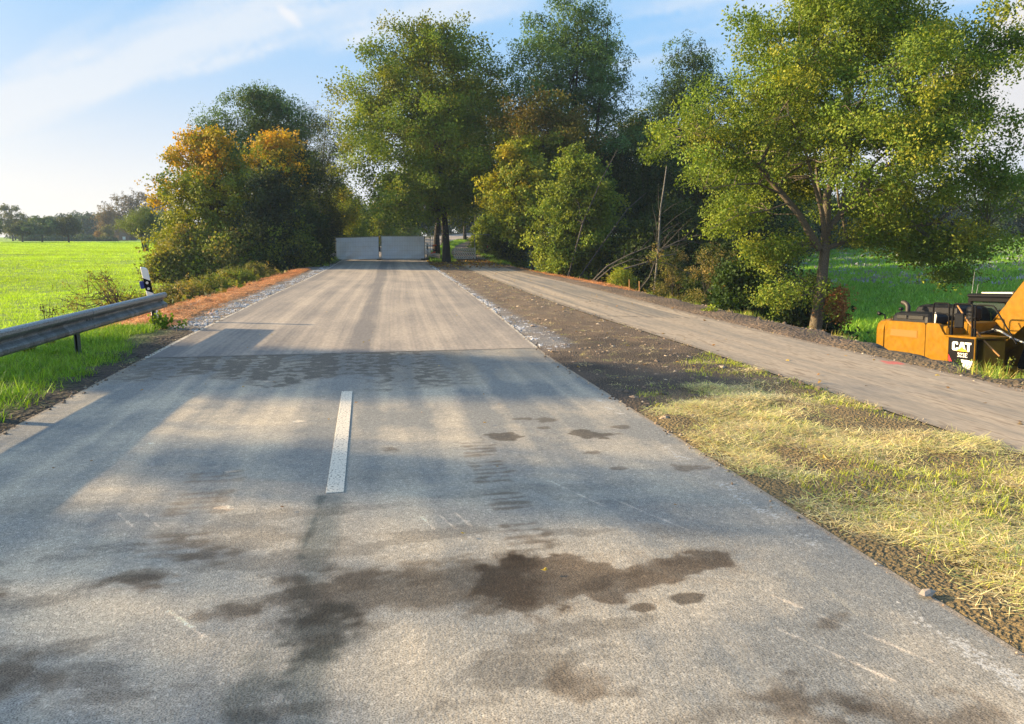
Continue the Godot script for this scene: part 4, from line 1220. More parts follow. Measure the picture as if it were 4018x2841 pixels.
	for s in [[-127.4, -349.8, 12.5], [-115.1, -327.1, 12.5], [-113.7, -337.0, 13.6], [-105.0, -325.2, 12.9], [-103.3, -335.1, 13.1], [-96.0, -330.0, 12.6], [-138.0, -352.0, 12.0], [-90.0, -345.0, 12.4]]:
		tree({name = "woodland_tree", label = ["leftmost", "second from left", "third from left", "fourth from left", "fifth from left", "sixth from left", "outermost, half hidden", "last, behind the willow,"][i] + " tree of the hazy blue wood on the horizon", at = Vector2(s[0], s[1]), top = s[2], bot = ground(s[0], s[1]), hw = 6.0, n = 110, cr = 1.8, per = 14, leaf = "far", ls = 0.85, cols = FAR_GREEN + DARK, r = 0.35, limbs = 4, sd = 350 + i, shape = "bush", group = "hazy wood on the horizon"})
		i += 1
	tree({name = "old_oak", label = "great half bare autumn oak above the farmhouse roof", at = Vector2(-79.4, -289.8), top = 19.6, bot = 4.5, hw = 8.7, n = 170, cr = 1.6, per = 8, leaf = "far", ls = 0.6, cols = [Color(0.14, 0.095, 0.045), Color(0.10, 0.085, 0.04)], r = 0.8, limbs = 30, sd = 360, bare = true, twig = 0.10, bark = Color(0.09, 0.075, 0.06), gap = -0.2})
	tree({name = "old_oak", label = "second brown oak between the great one and the orange maple", at = Vector2(-70.0, -288.3), top = 18.4, bot = 5.0, hw = 5.2, n = 110, cr = 1.6, per = 9, leaf = "far", ls = 0.6, cols = [Color(0.15, 0.115, 0.05), Color(0.12, 0.105, 0.045)], r = 0.5, limbs = 16, sd = 361, bare = true, twig = 0.08})
	tree({name = "weeping_willow", label = "brown weeping willow beside the farmhouse", at = Vector2(-83.4, -275.0), top = 14.0, bot = 8.0, hw = 3.4, n = 70, cr = 1.0, per = 14, leaf = "far", ls = 0.45, cols = [Color(0.20, 0.135, 0.075), Color(0.16, 0.12, 0.065)], r = 0.4, limbs = 8, sd = 362, hang = 8.0})
	tree({name = "willow_bush", label = "round pale willow bush with splayed bare stems in the meadow", cat = "bush", at = Vector2(-29.4, -112.5), top = 6.4, bot = 2.9, hw = 2.6, n = 100, cr = 0.8, per = 16, leaf = "willow", ls = 1.5, cols = [Color(0.15, 0.19, 0.05), Color(0.12, 0.16, 0.045)], r = 0.07, stems = 15, limbs = 10, sd = 363, shape = "egg", bark = Color(0.10, 0.075, 0.055)})
	tree({name = "willow_bush", label = "green willow bush right behind the splayed one", cat = "bush", at = Vector2(-28.0, -122.0), top = 6.8, bot = 0.8, hw = 2.8, n = 120, cr = 0.9, per = 15, leaf = "willow", ls = 1.5, cols = [Color(0.085, 0.13, 0.03), Color(0.07, 0.11, 0.03)], r = 0.08, stems = 4, limbs = 8, sd = 364, shape = "bush"})
	tree({name = "sapling", label = "small orange round sapling left of the farmhouse", at = Vector2(-80.7, -259.6), top = 5.6, bot = 2.9, hw = 1.3, n = 40, cr = 0.6, per = 10, leaf = "far", ls = 0.4, cols = [Color(0.26, 0.16, 0.05)], r = 0.08, limbs = 3, sd = 365})
	tree({name = "sapling", label = "slightly larger yellow green sapling next to the farmhouse", at = Vector2(-76.8, -253.7), top = 6.8, bot = 2.8, hw = 1.6, n = 50, cr = 0.7, per = 10, leaf = "far", ls = 0.45, cols = [Color(0.18, 0.17, 0.05)], r = 0.09, limbs = 3, sd = 366})
	for k in 4:
		tree({name = "scrub_bush", label = ["dark low scrub at the far meadow edge, leftmost hump", "dark low scrub under the round tree, second hump", "dark low scrub, broad third hump", "pale scrub at the right end of the far hump row"][k], cat = "bush", at = Vector2(-96.0 + 6.5 * k, -250.0 - k), top = 4.3 - 0.4 * absf(k - 1.5), bot = 1.4, hw = 4.4 - 0.5 * k, n = 70, cr = 0.9, per = 12, leaf = "far", ls = 0.5, cols = FAR_GREEN if k < 3 else [Color(0.10, 0.13, 0.05)], r = 0.1, stems = 3, limbs = 3, sd = 370 + k, shape = "bush", group = "scrub along the far meadow edge"})
	# the row of trees outside the frame on the left, whose shade lies across the foreground
	i = 0
	for s in [[0.0, -10.4, 35.0, 7.2, 11.7, 1.6, 230, 18], [0.6, -5.6, 33.0, 8.9, 10.5, 0.6, 18, 9], [-1.2, -4.3, 33.0, 8.6, 9.9, 0.45, 9, 9], [-0.9, -3.1, 34.0, 7.8, 10.1, 0.8, 22, 10], [0.0, -1.7, 34.0, 7.4, 10.5, 1.1, 40, 11], [0.5, 1.0, 34.0, 6.8, 10.8, 1.7, 70, 12]]:
		var p = Vector2(s[0], s[1]) + Vector2(-0.921, -0.390) * s[2]
		tree({name = "roadside_poplar", label = ["densest", "slender thin crowned", "smaller thin crowned", "middle", "tall middle", "widest"][i] + " poplar of the row casting shade from the left", at = p, top = s[4], bot = s[3], hw = s[5], n = s[6], cr = 0.5, per = s[7], leaf = "oak", cols = OAK_DULL, r = 0.12, limbs = 6, sd = 400 + i, group = "poplars left of the frame"})
		i += 1

# ---------------------------------------------------------------- ground cover
func cover() -> void:
	rng.seed = 77
	var xf = []
	var cl = []
	var place = func(x: float, z: float, lift: float, s: float, tilt: float, cols: Array):
		xf.append(Transform3D(Basis(Vector3.UP, rng.randf() * TAU) * Basis(Vector3.RIGHT, rng.randfn() * tilt) * Basis.from_scale(Vector3.ONE * s), Vector3(x, ground(x, z) + lift + median_bump(x, z), z)))
		var k = 1.0 + 0.35 * nz.get_noise_2d(x * 0.35, z * 1.1) if cols.size() == 3 else 1.0
		var pc = pick(cols)
		cl.append(Color(pc.r * k, pc.g * k, pc.b * k))
	var flush = func(called: String, label: String, cat: String, shape: Mesh, m: Material):
		tag(scatter(called, shape, m, xf.duplicate(), cl.duplicate()), label, cat)
		xf.clear()
		cl.clear()
	# mown straw and grass between road and path
	var straw_cols = [Color(0.74, 0.60, 0.25), Color(0.62, 0.57, 0.18), Color(0.50, 0.53, 0.12), Color(0.40, 0.28, 0.14), Color(0.80, 0.67, 0.33), Color(0.52, 0.40, 0.18)]
	while xf.size() < 5600:
		var d = 1.0 + 9.0 * rng.randf()
		var x = rng.randf_range(stab(RR, d) + 0.10, stab(PL, d) - 0.02)
		var edge = minf(x - stab(RR, d), stab(PL, d) - x)
		var lim = 8.0 + 0.75 * (x - 3.4) + nz2.get_noise_2d(x * 1.2, d) * 0.9
		var bare = nz2.get_noise_2d(x * 1.4, -d * 1.4) - 0.28 * smoothstep(0.5, 0.0, edge)
		if d > lim or (rng.randf() < smoothstep(0.16, -0.22, bare) * 0.97):
			continue
		place.call(x, -d, 0.005, rng.randf_range(0.7, 1.2), 0.12, straw_cols)
	while xf.size() < 6700:      # stray bits on the bare soil
		var d = 7.0 + 36.0 * pow(rng.randf(), 1.5)
		var x = rng.randf_range(stab(RR, d) + 0.2, stab(PL, d)) if rng.randf() < 0.75 else rng.randf_range(stab(PR, d), stab(VR, d))
		if x < tab(GRAVEL_R, d) and d > 11.5:
			continue
		place.call(x, -d, 0.01, rng.randf_range(0.35, 0.9), 0.2, straw_cols)
	flush.call("mown_straw", "pale mown straw lying on the strip between road and path", "straw", straw_mesh(30, 0.13, 0.12, 0.0025, 61), M.straw)
	var green = [Color(0.34, 0.44, 0.045), Color(0.42, 0.48, 0.055), Color(0.26, 0.36, 0.035), Color(0.50, 0.50, 0.09)]
	while xf.size() < 3200:
		var d = 1.0 + 11.5 * rng.randf()
		var x = rng.randf_range(stab(RR, d) + 0.3, stab(PL, d) - 0.05)
		var lim = 10.2 + 0.9 * (x - 4.2)
		var thick = nz.get_noise_2d(x * 2.4 + 50.0, d * 2.4) + 0.25 * smoothstep(4.5, 3.0, d)
		if d > lim or rng.randf() > smoothstep(-0.25, 0.35, thick) * 0.9 + 0.04:
			continue
		place.call(x, -d, 0.0, rng.randf_range(0.5, 1.0), 0.2, green)
	flush.call("verge_grass", "yellow green grass tufts growing through the mown straw", "grass", tuft_mesh(14, 0.10, 0.10, 0.0034, 0.75, 0.9, 62), M.blade)
	# clods and crumbs of soil
	while xf.size() < 12000:
		var d = 7.0 + 42.0 * pow(rng.randf(), 1.6)
		var x = rng.randf_range(stab(RR, d) + 0.12, stab(PL, d) - 0.02)
		if rng.randf() < 0.3:
			x = rng.randf_range(stab(PR, d) + 0.05, stab(VR, d) + 0.2)
		if x < tab(GRAVEL_R, d) - 0.1 and rng.randf() < 0.85 and d > 12.0:
			continue
		place.call(x, -d, 0.0, 0.010 + 0.060 * pow(rng.randf(), 4.0), 0.5, [SOIL, SOIL_DARK, Color(0.25, 0.18, 0.12), Color(0.15, 0.105, 0.07), Color(0.40, 0.31, 0.21)])
	while xf.size() < 15500:      # crumbs over the edges of the asphalt and the path
		var d = 2.0 + 34.0 * rng.randf()
		var e = [[RR, 1.0], [PL, -1.0], [PR, 1.0], [RL, -1.0]][rng.randi() % 4]
		var x = stab(e[0], d) + e[1] * rng.randfn() * 0.05 - e[1] * 0.02
		place.call(x, -d, 0.0, (0.004 + 0.014 * pow(rng.randf(), 4.0)) * clampf(d / 6.0, 0.6, 1.3), 0.5, [SOIL, SOIL_DARK, Color(0.25, 0.18, 0.12), Color(0.36, 0.29, 0.21)])
		xf[-1].origin.y = rise(-d) + 0.008
	flush.call("soil_clods", "crumbled soil clods on the bare strips beside the path", "soil", stone_mesh(63, 0.75), M.stone)
	# gravel
	while xf.size() < 15000:
		var d = 12.2 + 44.0 * pow(rng.randf(), 1.8)
		var x: float
		if rng.randf() < 0.58:
			var e = tab(GRAVEL_R, d)
			x = stab(RR, d) + (e - stab(RR, d)) * 1.25 * pow(rng.randf(), 0.75)
		else:
			if d < 15.8:
				continue
			x = stab(RL, d) - 0.60 * pow(rng.randf(), 1.1)
		place.call(x, -d, 0.0, rng.randf_range(0.014, 0.040), 0.6, [Color(0.42, 0.43, 0.45), Color(0.32, 0.33, 0.36), Color(0.52, 0.52, 0.53), Color(0.24, 0.245, 0.26), Color(0.40, 0.36, 0.31)])
	flush.call("gravel", "grey crushed stone shoulder along the new surfacing", "gravel", stone_mesh(64, 0.8), M.stone)
	# lush grass at the guardrail
	var lush = [Color(0.15, 0.31, 0.025), Color(0.20, 0.37, 0.032), Color(0.11, 0.23, 0.022), Color(0.27, 0.42, 0.045)]
	while xf.size() < 5200:
		var d = 4.0 + 12.6 * rng.randf()
		var off = 0.25 + 2.3 * pow(rng.randf(), 0.8)
		if off < 0.28 + 0.30 * nz2.get_noise_2d(d * 1.5, 3.0) + smoothstep(12.0, 15.0, d) * 0.6:
			continue
		place.call(stab(RL, d) - off, -d, 0.02, rng.randf_range(0.6, 1.25), 0.2, lush)
	flush.call("lush_grass", "lush green grass growing under the guardrail", "grass", tuft_mesh(17, 0.11, 0.20, 0.0045, 0.5, 1.0, 65), M.blade)
	while xf.size() < 1500:
		var d = 5.0 + 11.8 * rng.randf()
		var x = stab(RL, d) - rng.randf_range(0.05, 0.95 + 0.6 * smoothstep(12.0, 14.0, d))
		place.call(x, -d, 0.0, rng.randf_range(0.5, 1.1), 0.3, [Color(0.20, 0.13, 0.06), Color(0.12, 0.085, 0.045), Color(0.32, 0.26, 0.08), Color(0.16, 0.22, 0.04)])
	flush.call("dead_turf", "brown dead turf along the left asphalt edge", "turf", straw_mesh(12, 0.10, 0.11, 0.004, 66), M.straw)
	# left meadow
	var md = [Color(0.43, 0.62, 0.040), Color(0.48, 0.67, 0.046), Color(0.38, 0.57, 0.034)]
	while xf.size() < 30000:
		var r = 13.0 + 210.0 * pow(rng.randf(), 1.55)
		var a = deg_to_rad(rng.randf_range(-28.0, -6.0))
		var x = r * sin(a)
		var z = -r * cos(a)
		if stab(VL, -z) - x < 3.4:
			continue
		place.call(x, z, 0.0, 0.7 + r * 0.011, 0.1, md)
	flush.call("meadow_grass", "short bright meadow grass left of the road", "grass", tuft_mesh(16, 0.26, 0.13, 0.008, 0.4, 0.6, 67), M.blade)
	# right field
	var fd = [Color(0.20, 0.41, 0.035), Color(0.25, 0.46, 0.045), Color(0.16, 0.34, 0.030), Color(0.32, 0.50, 0.07)]
	while xf.size() < 24000:
		var r = 18.0 + 125.0 * pow(rng.randf(), 1.2)
		var a = deg_to_rad(rng.randf_range(26.0, 47.0))
		var x = r * sin(a)
		var z = -r * cos(a)
		if x - stab(VR, -z) < 3.6 or (x < 18.5 and z > -21.0 and z < -11.0):
			continue
		place.call(x, z, -0.02, (0.8 + r * 0.010) * (1.0 + 0.5 * nz2.get_noise_2d(x, z)), 0.15, fd)
	flush.call("field_plants", "leafy green manure plants covering the right field", "field crop", tuft_mesh(16, 0.30, 0.34, 0.016, 0.5, 0.9, 68), M.blade)
	while xf.size() < 900:
		var r = 60.0 + 85.0 * rng.randf()
		var a = deg_to_rad(rng.randf_range(26.0, 47.0))
		place.call(r * sin(a), -r * cos(a), 0.35, rng.randf_range(1.0, 2.0), 0.3, [Color(0.30, 0.30, 0.36), Color(0.26, 0.29, 0.30)])
	flush.call("pale_flowers", "pale lilac flower heads in patches on the right field", "flowers", tuft_mesh(9, 0.3, 0.2, 0.03, 0.5, 0.5, 69), M.blade)
	# rough grass on the right bank and round the excavator
	while xf.size() < 700:
		var d = 5.0 + 19.0 * rng.randf()
		var x = stab(VR, d) + rng.randf_range(-0.35, 2.2)
		if d > 8.9 and d < 16.5 and not (d < 13.0 and d > 12.1 and x < 8.9):
			continue
		var patch = nz.get_noise_2d(x * 1.5, d * 1.5 + 20.0) + 0.5 * smoothstep(11.5, 9.5, d) + 0.2 * smoothstep(0.0, 1.2, x - stab(VR, d))
		if rng.randf() > smoothstep(0.0, 0.5, patch) * 0.9 + 0.03 or (x > 13.4 and d < 20.0):
			continue
		place.call(x, -d, 0.0, rng.randf_range(0.6, 1.15) * (1.3 if d < 11.0 else 0.8), 0.2, [Color(0.26, 0.36, 0.05), Color(0.38, 0.38, 0.08), Color(0.18, 0.28, 0.04), Color(0.46, 0.36, 0.12)])
	flush.call("bank_grass", "rough yellow green grass along the bank edge by the excavator", "grass", tuft_mesh(15, 0.13, 0.22, 0.005, 0.5, 0.9, 70), M.blade)
	# low growth in the wood and under the shrubs
	while xf.size() < 3200:
		var d = 24.0 + 34.0 * rng.randf()
		var left = rng.randf() < 0.4
		var x = stab(VL, d) - rng.randf_range(0.4, 5.0) if left else stab(VR, d) + rng.randf_range(0.7, 12.0)
		if left and d > 34.0 and rng.randf() < 0.3:
			continue
		place.call(x, -d, 0.0, rng.randf_range(0.8, 2.2), 0.3, DARK + SCRUB)
	flush.call("undergrowth", "low dark undergrowth on both banks beneath the shrubs", "undergrowth", leaf_cluster_for("broad"), M.leaf)
	# grass beyond and beside the fences
	while xf.size() < 2600:
		var d = 52.0 + 60.0 * rng.randf()
		var x = rng.randf_range(stab(RR, d) + 0.25, stab(PL, d) - 0.1) if rng.randf() < 0.6 else (stab(RL, d) - rng.randf_range(0.3, 2.2) if rng.randf() < 0.5 else stab(PR, d) + rng.randf_range(0.1, 1.6))
		if d < 57.0 and x > 3.0 and x < 9.0:
			continue
		place.call(x, -d, 0.02, rng.randf_range(0.9, 1.7), 0.2, lush)
	flush.call("fence_grass", "green grass round the fences and the closed road", "grass", tuft_mesh(14, 0.15, 0.20, 0.008, 0.5, 0.8, 72), M.blade)
	# fallen leaves
	var lm = MB.new()
	leaf_into(lm, Vector3(-0.05, 0, 0), Basis(), 0.10, 0.06)
	leaf_into(lm, Vector3(0.0, 0.01, 0.02), Basis(Vector3.UP, 1.1), 0.07, 0.05)
	var brown = [Color(0.30, 0.16, 0.05), Color(0.40, 0.25, 0.07), Color(0.18, 0.09, 0.035), Color(0.46, 0.33, 0.06)]
	while xf.size() < 1500:
		var d = rng.randfn() * 3.4 + 55.5
		var x = rng.randf_range(stab(RR, d) - 0.1, stab(PR, d) + 1.2)
		place.call(x, -d, 0.04 + 0.05 * rng.randf(), rng.randf_range(0.8, 2.2), 0.5, brown)
	while xf.size() < 1950:
		var d = 4.0 + 45.0 * rng.randf()
		var x = rng.randf_range(stab(RR, d) + 0.1, stab(VR, d))
		place.call(x, -d, 0.03, rng.randf_range(0.35, 0.9), 0.4, brown)
	while xf.size() < 2010:
		var d = 3.0 + 25.0 * rng.randf()
		var x = rng.randf_range(-3.2, 2.6)
		place.call(x, -d, 0.026 if d > 12.3 else 0.024, rng.randf_range(0.25, 0.5), 0.15, brown)
		xf[-1].origin.y = rise(-d) + 0.03
	flush.call("fallen_leaves", "brown and yellow fallen leaves under the big oak and along the path", "leaves", lm.mesh(), M.leaf)

# ---------------------------------------------------------------- guardrails and posts
func rail_profile() -> PackedVector2Array:
	var f = [[0.0, 0.310], [0.030, 0.316], [0.062, 0.306], [0.080, 0.282], [0.080, 0.240], [0.066, 0.216], [0.012, 0.180], [0.004, 0.165], [0.004, 0.145], [0.012, 0.130], [0.066, 0.094], [0.080, 0.070], [0.080, 0.030], [0.062, 0.006], [0.030, -0.004], [0.0, 0.0]]
	var p = PackedVector2Array()
	for a in f:
		p.append(Vector2(a[0], a[1]))
	for k in range(f.size() - 1, -1, -1):
		p.append(Vector2(f[k][0] - 0.006, f[k][1] + (0.003 if f[k][1] < 0.15 else -0.003)))
	return p

func beam(along: Array, side: float, m: Material, t: Node3D) -> void:   # swept along points; faces +x when side is 1
	var prof = rail_profile()
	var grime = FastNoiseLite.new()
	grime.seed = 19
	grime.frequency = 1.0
	for i in along.size() - 1:
		var mb = MB.new()
		var rings = []
		var cuts = 30
		for e in cuts + 1:
			var dir = (along[i + 1] - along[i])
			dir.y = 0.0
			var o = Vector3(-dir.z, 0, dir.x).normalized() * -side
			if i % 2 == 1:
				o *= 0.94
			var ring = []
			for p in prof:
				ring.append(along[i].lerp(along[i + 1], float(e) / cuts) + o * p.x + Vector3.UP * p.y)
			rings.append(ring)
		var fwd = (along[i + 1] - along[i]).normalized()
		var half = prof.size() / 2
		for e in cuts:
			for k in prof.size():
				var k2 = (k + 1) % prof.size()
				var en = Vector2(prof[k2].y - prof[k].y, prof[k].x - prof[k2].x)
				var o1 = (rings[0][1] - rings[0][0])
				o1.y = 0.0
				var hint = o1.normalized() * -en.x + Vector3.UP * -en.y
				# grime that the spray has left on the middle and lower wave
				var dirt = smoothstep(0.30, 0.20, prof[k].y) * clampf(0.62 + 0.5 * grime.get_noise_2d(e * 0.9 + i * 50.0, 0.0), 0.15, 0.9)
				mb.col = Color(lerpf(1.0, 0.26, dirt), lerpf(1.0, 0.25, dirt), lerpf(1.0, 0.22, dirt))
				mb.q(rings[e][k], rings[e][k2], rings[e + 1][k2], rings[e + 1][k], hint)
		for k in half - 1:
			for e in [0, cuts]:
				mb.q(rings[e][k], rings[e][k + 1], rings[e][prof.size() - 2 - k], rings[e][prof.size() - 1 - k], fwd * (1 if e else -1))
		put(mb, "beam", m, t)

func post(at: Vector3, h: float, side: float, m: Material, t: Node3D) -> void:
	var mb = MB.new()
	var o = PackedVector2Array([Vector2(-0.05, -0.028), Vector2(0.05, -0.028), Vector2(0.05, -0.018), Vector2(-0.04, -0.018), Vector2(-0.04, 0.018), Vector2(0.05, 0.018), Vector2(0.05, 0.028), Vector2(-0.05, 0.028)])
	mb.prism(o, 0.0, h, Transform3D(Basis(Vector3(0, 0, 1), Vector3(side, 0, 0), Vector3(0, 1, 0)), at))
	var p = put(mb, "post", m, t)
	var b = MB.new()
	b.lathe([[0.0, 0.012], [0.012, 0.010], [0.016, 0.0]], 8, Transform3D(Basis(Vector3(0, 0, 1), side * Vector3(1, 0, 0), Vector3(0, 1, 0)).orthonormalized(), at + Vector3(side * 0.115, h - 0.15, 0)))
	put(b, "bolt", m, p)

func build_rails() -> void:
	var t = thing("guardrail", "weathered grey steel guardrail ending in the left foreground", "guardrail", Vector3(-4.12, 0, -16.8))
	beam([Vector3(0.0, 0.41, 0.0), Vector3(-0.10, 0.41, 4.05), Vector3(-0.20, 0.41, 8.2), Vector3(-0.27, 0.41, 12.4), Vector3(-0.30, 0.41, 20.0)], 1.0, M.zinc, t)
	for zz in [0.18, 3.93, 4.05, 4.17]:      # bolts of the lap joint and of the end
		for yy in [0.535, 0.595]:
			var bt = MB.new()
			bt.lathe([[0.0, 0.014], [0.013, 0.012], [0.017, 0.0]], 8, Transform3D(Basis(Vector3(0, 0, 1), Vector3(1, 0, 0), Vector3(0, 1, 0)), Vector3(-0.0247 * zz + 0.012, yy - 0.03, zz)))
			put(bt, "bolt", M.zinc_dark, t)
	for k in [0.35, 4.3, 8.3, 12.3, 16.3]:
		post(Vector3(-0.10 - 0.024 * k, -0.35, k), 1.02, 1.0, M.zinc_dark, t)
	t = thing("guardrail", "dark guardrail end left of the covered fence", "guardrail", Vector3(-3.5, 0.05, -59.6))
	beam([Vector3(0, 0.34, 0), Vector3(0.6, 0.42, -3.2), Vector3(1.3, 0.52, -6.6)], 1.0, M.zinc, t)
	for k in [[-0.1, -0.1], [0.42, -3.1], [1.1, -6.4]]:
		post(Vector3(k[0], -0.3, k[1]), 0.98 - 0.02 * k[1], 1.0, M.zinc_dark, t)
	var lane = MB.new()
	lane.rbox(Vector3(0, 0.06, 0), Vector3(0.14, 0.10, 2.2), 0.02, Basis(Vector3.UP, -0.5))
	var pole = put(lane, "timber_post", M.zinc_dark)
	pole.position = Vector3(-3.65, rise(-55.0), -55.5)
	tag(pole, "dark squared timber lying on the ground left of the far road", "timber")
	t = thing("guardrail", "curving pale guardrail end between the covered fence and the big oak", "guardrail", Vector3(5.62, 0.2, -60.2))
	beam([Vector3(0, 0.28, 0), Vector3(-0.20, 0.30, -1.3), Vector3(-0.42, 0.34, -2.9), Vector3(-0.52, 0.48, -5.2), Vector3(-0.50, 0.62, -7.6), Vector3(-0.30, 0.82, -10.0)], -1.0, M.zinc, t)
	for k in [[0.06, 0.02], [-0.02, -0.5], [-0.36, -3.0], [-0.45, -6.0]]:
		post(Vector3(k[0], -0.35, k[1]), 0.96 - 0.03 * k[1], -1.0, M.zinc, t)
	marker_post("white and black roadside marker post with a blue box behind the guardrail end", Vector3(-4.62, 0.0, -18.2), 1.19, true, Vector3(-4.0, 0, 9.0))
	marker_post("small marker post leaning behind the far curving guardrail", Vector3(5.2, 0.55, -66.4), 1.05, false, Vector3(-4, 0, 0))
	marker_post("tiny white marker post far along the closed road between slim trunks", Vector3(16.4, 2.35, -118.0), 1.0, false, Vector3.ZERO)

func marker_post(label: String, at: Vector3, h: float, box: bool, lean: Vector3) -> void:
	var t = thing("marker_post", label, "marker post", at, "roadside marker posts")
	t.rotation_degrees = Vector3(0, lean.x, 0) + Vector3(0, 0, lean.z)
	var w = 0.074
	var sect = func(y: float, k: float):
		return [Vector3(-w * k, y, 0.045), Vector3(-w * 0.85 * k, y, 0.06), Vector3(w * 0.85 * k, y, 0.06), Vector3(w * k, y, 0.045), Vector3(w * 0.3 * k, y, -0.055), Vector3(-w * 0.3 * k, y, -0.055)]
	var slant = func(y: float, k: float):
		var r = sect.call(y, k)
		for i in r.size():
			r[i].y += r[i].x * -0.55
		return r
	var cut = [h - 0.53, h - 0.25]
	var a = MB.new()
	a.loft([sect.call(-0.35, 1.0), slant.call(cut[0], 1.0)])
	put(a, "lower_body", M.white_paint, t)
	var b = MB.new()
	b.loft([slant.call(cut[0] + 0.002, 1.0), slant.call(cut[1] - 0.002, 1.0)])
	put(b, "black_band", M.black_paint, t)
	var c = MB.new()
	c.loft([slant.call(cut[1], 1.0), slant.call(h - 0.02, 1.0), slant.call(h, 0.8)])
	put(c, "cap", M.white_paint, t)
	for y in [h - 0.33, h - 0.46]:
		var r = MB.new()
		r.lathe([[0.0, 0.006], [0.006, 0.005]], 12, Transform3D(Basis(Vector3.RIGHT, PI / 2), Vector3(0, y, 0.0605)))
		r.lathe([[0.008, 0.004], [0.027, 0.008], [0.030, 0.0]], 16, Transform3D(Basis(Vector3.RIGHT, PI / 2), Vector3(0, y, 0.0605)))
		put(r, "reflector", M.reflector, t)
	if box:
		var x = MB.new()
		x.rbox(Vector3(-0.125, h - 0.36, 0.0), Vector3(0.09, 0.17, 0.09), 0.010)
		var bx = put(x, "wildlife_reflector", M.blue_plastic, t)
		tag(bx, "blue box")
		x = MB.new()
		x.rbox(Vector3(-0.078, h - 0.36, 0.01), Vector3(0.02, 0.06, 0.03), 0.004)
		put(x, "bracket", M.black_paint, bx)

# ---------------------------------------------------------------- fences
func panel(label: String, a: Vector3, b: Vector3, h: float, covered: bool, sd: int) -> void:
	var t = thing("construction_fence", label, "fence panel", a, "mobile fence panels across the road")
	var w = Vector2(b.x - a.x, b.z - a.z).length()
	t.rotation.y = -atan2(b.z - a.z, b.x - a.x)
	if covered:
		t.rotation.x = -0.09
	var slope = b.y - a.y
	var at = func(u: float, v: float, o: float): return Vector3(u * w, v * h + 0.06 + slope * u, o)
	for u in [0.0, 1.0]:
		var mb = MB.new()
		mb.tube([at.call(u, -0.06, 0), at.call(u, 1.0, 0)], [0.021, 0.021], 7)
		put(mb, "upright", M.zinc, t)
		var f = MB.new()
		f.rbox(Vector3(u * w, 0.04 + slope * u, 0.02), Vector3(0.22, 0.13, 0.68), 0.03)
		put(f, "foot_block", M.rubber, t)
	for v in [0.03, 1.0]:
		var mb = MB.new()
		mb.tube([at.call(0, v, 0), at.call(1, v, 0)], [0.017, 0.017], 7)
		put(mb, "crossbar", M.zinc, t)
	var wires = MB.new()
	var nv = 26
	for i in range(1, nv):
		var u = float(i) / nv
		wires.tube([at.call(u, 0.03, 0.024), at.call(u, 1.0, 0.024)], [0.0032, 0.0032], 3, false)
	for v in [0.18, 0.38, 0.58, 0.78]:
		wires.tube([at.call(0, v, 0.029), at.call(1, v, 0.029)], [0.0036, 0.0036], 3, false)
	tag(put(wires, "wire_mesh", M.zinc, t), "", "", "", "stuff")
	if covered:
		var f = FastNoiseLite.new()
		f.seed = sd
		f.frequency = 0.55
		f.fractal_octaves = 4
		var mb = MB.new()
		var gx = 44
		var gy = 22
		var p = func(i: int, j: int):
			var u = float(i) / gx
			var v = float(j) / gy
			var hang = 0.06 * f.get_noise_2d(u * w * 2.2 + v * 1.4, v * h * 1.2) + 0.05 * sin((u * 1.3 - v) * 9.0 + 2.0 * f.get_noise_2d(u * 3.0, v * 3.0)) * (1.0 - v) * smoothstep(0.0, 0.3, u) * (1.0 - u * 0.5)
			return at.call(lerpf(0.008, 0.992, u), lerpf(0.035, 0.985, v) + 0.008 * sin(u * 20.0) * (1.0 - v), -0.09 + hang)
		for i in gx:
			for j in gy:
				var q = [p.call(i, j), p.call(i + 1, j), p.call(i + 1, j + 1), p.call(i, j + 1)]
				mb.q(q[0], q[1], q[2], q[3], t.basis.z if false else Vector3(0, 0, 1))
		put(mb, "tarpaulin", M.tarp, t)
		for i in 9:
			var tie = MB.new()
			tie.tube([at.call(0.06 + 0.11 * i, 0.985, 0.03), at.call(0.06 + 0.11 * i, 1.012, 0.0)], [0.006, 0.006], 4)
			put(tie, "tie", M.black_paint, t)

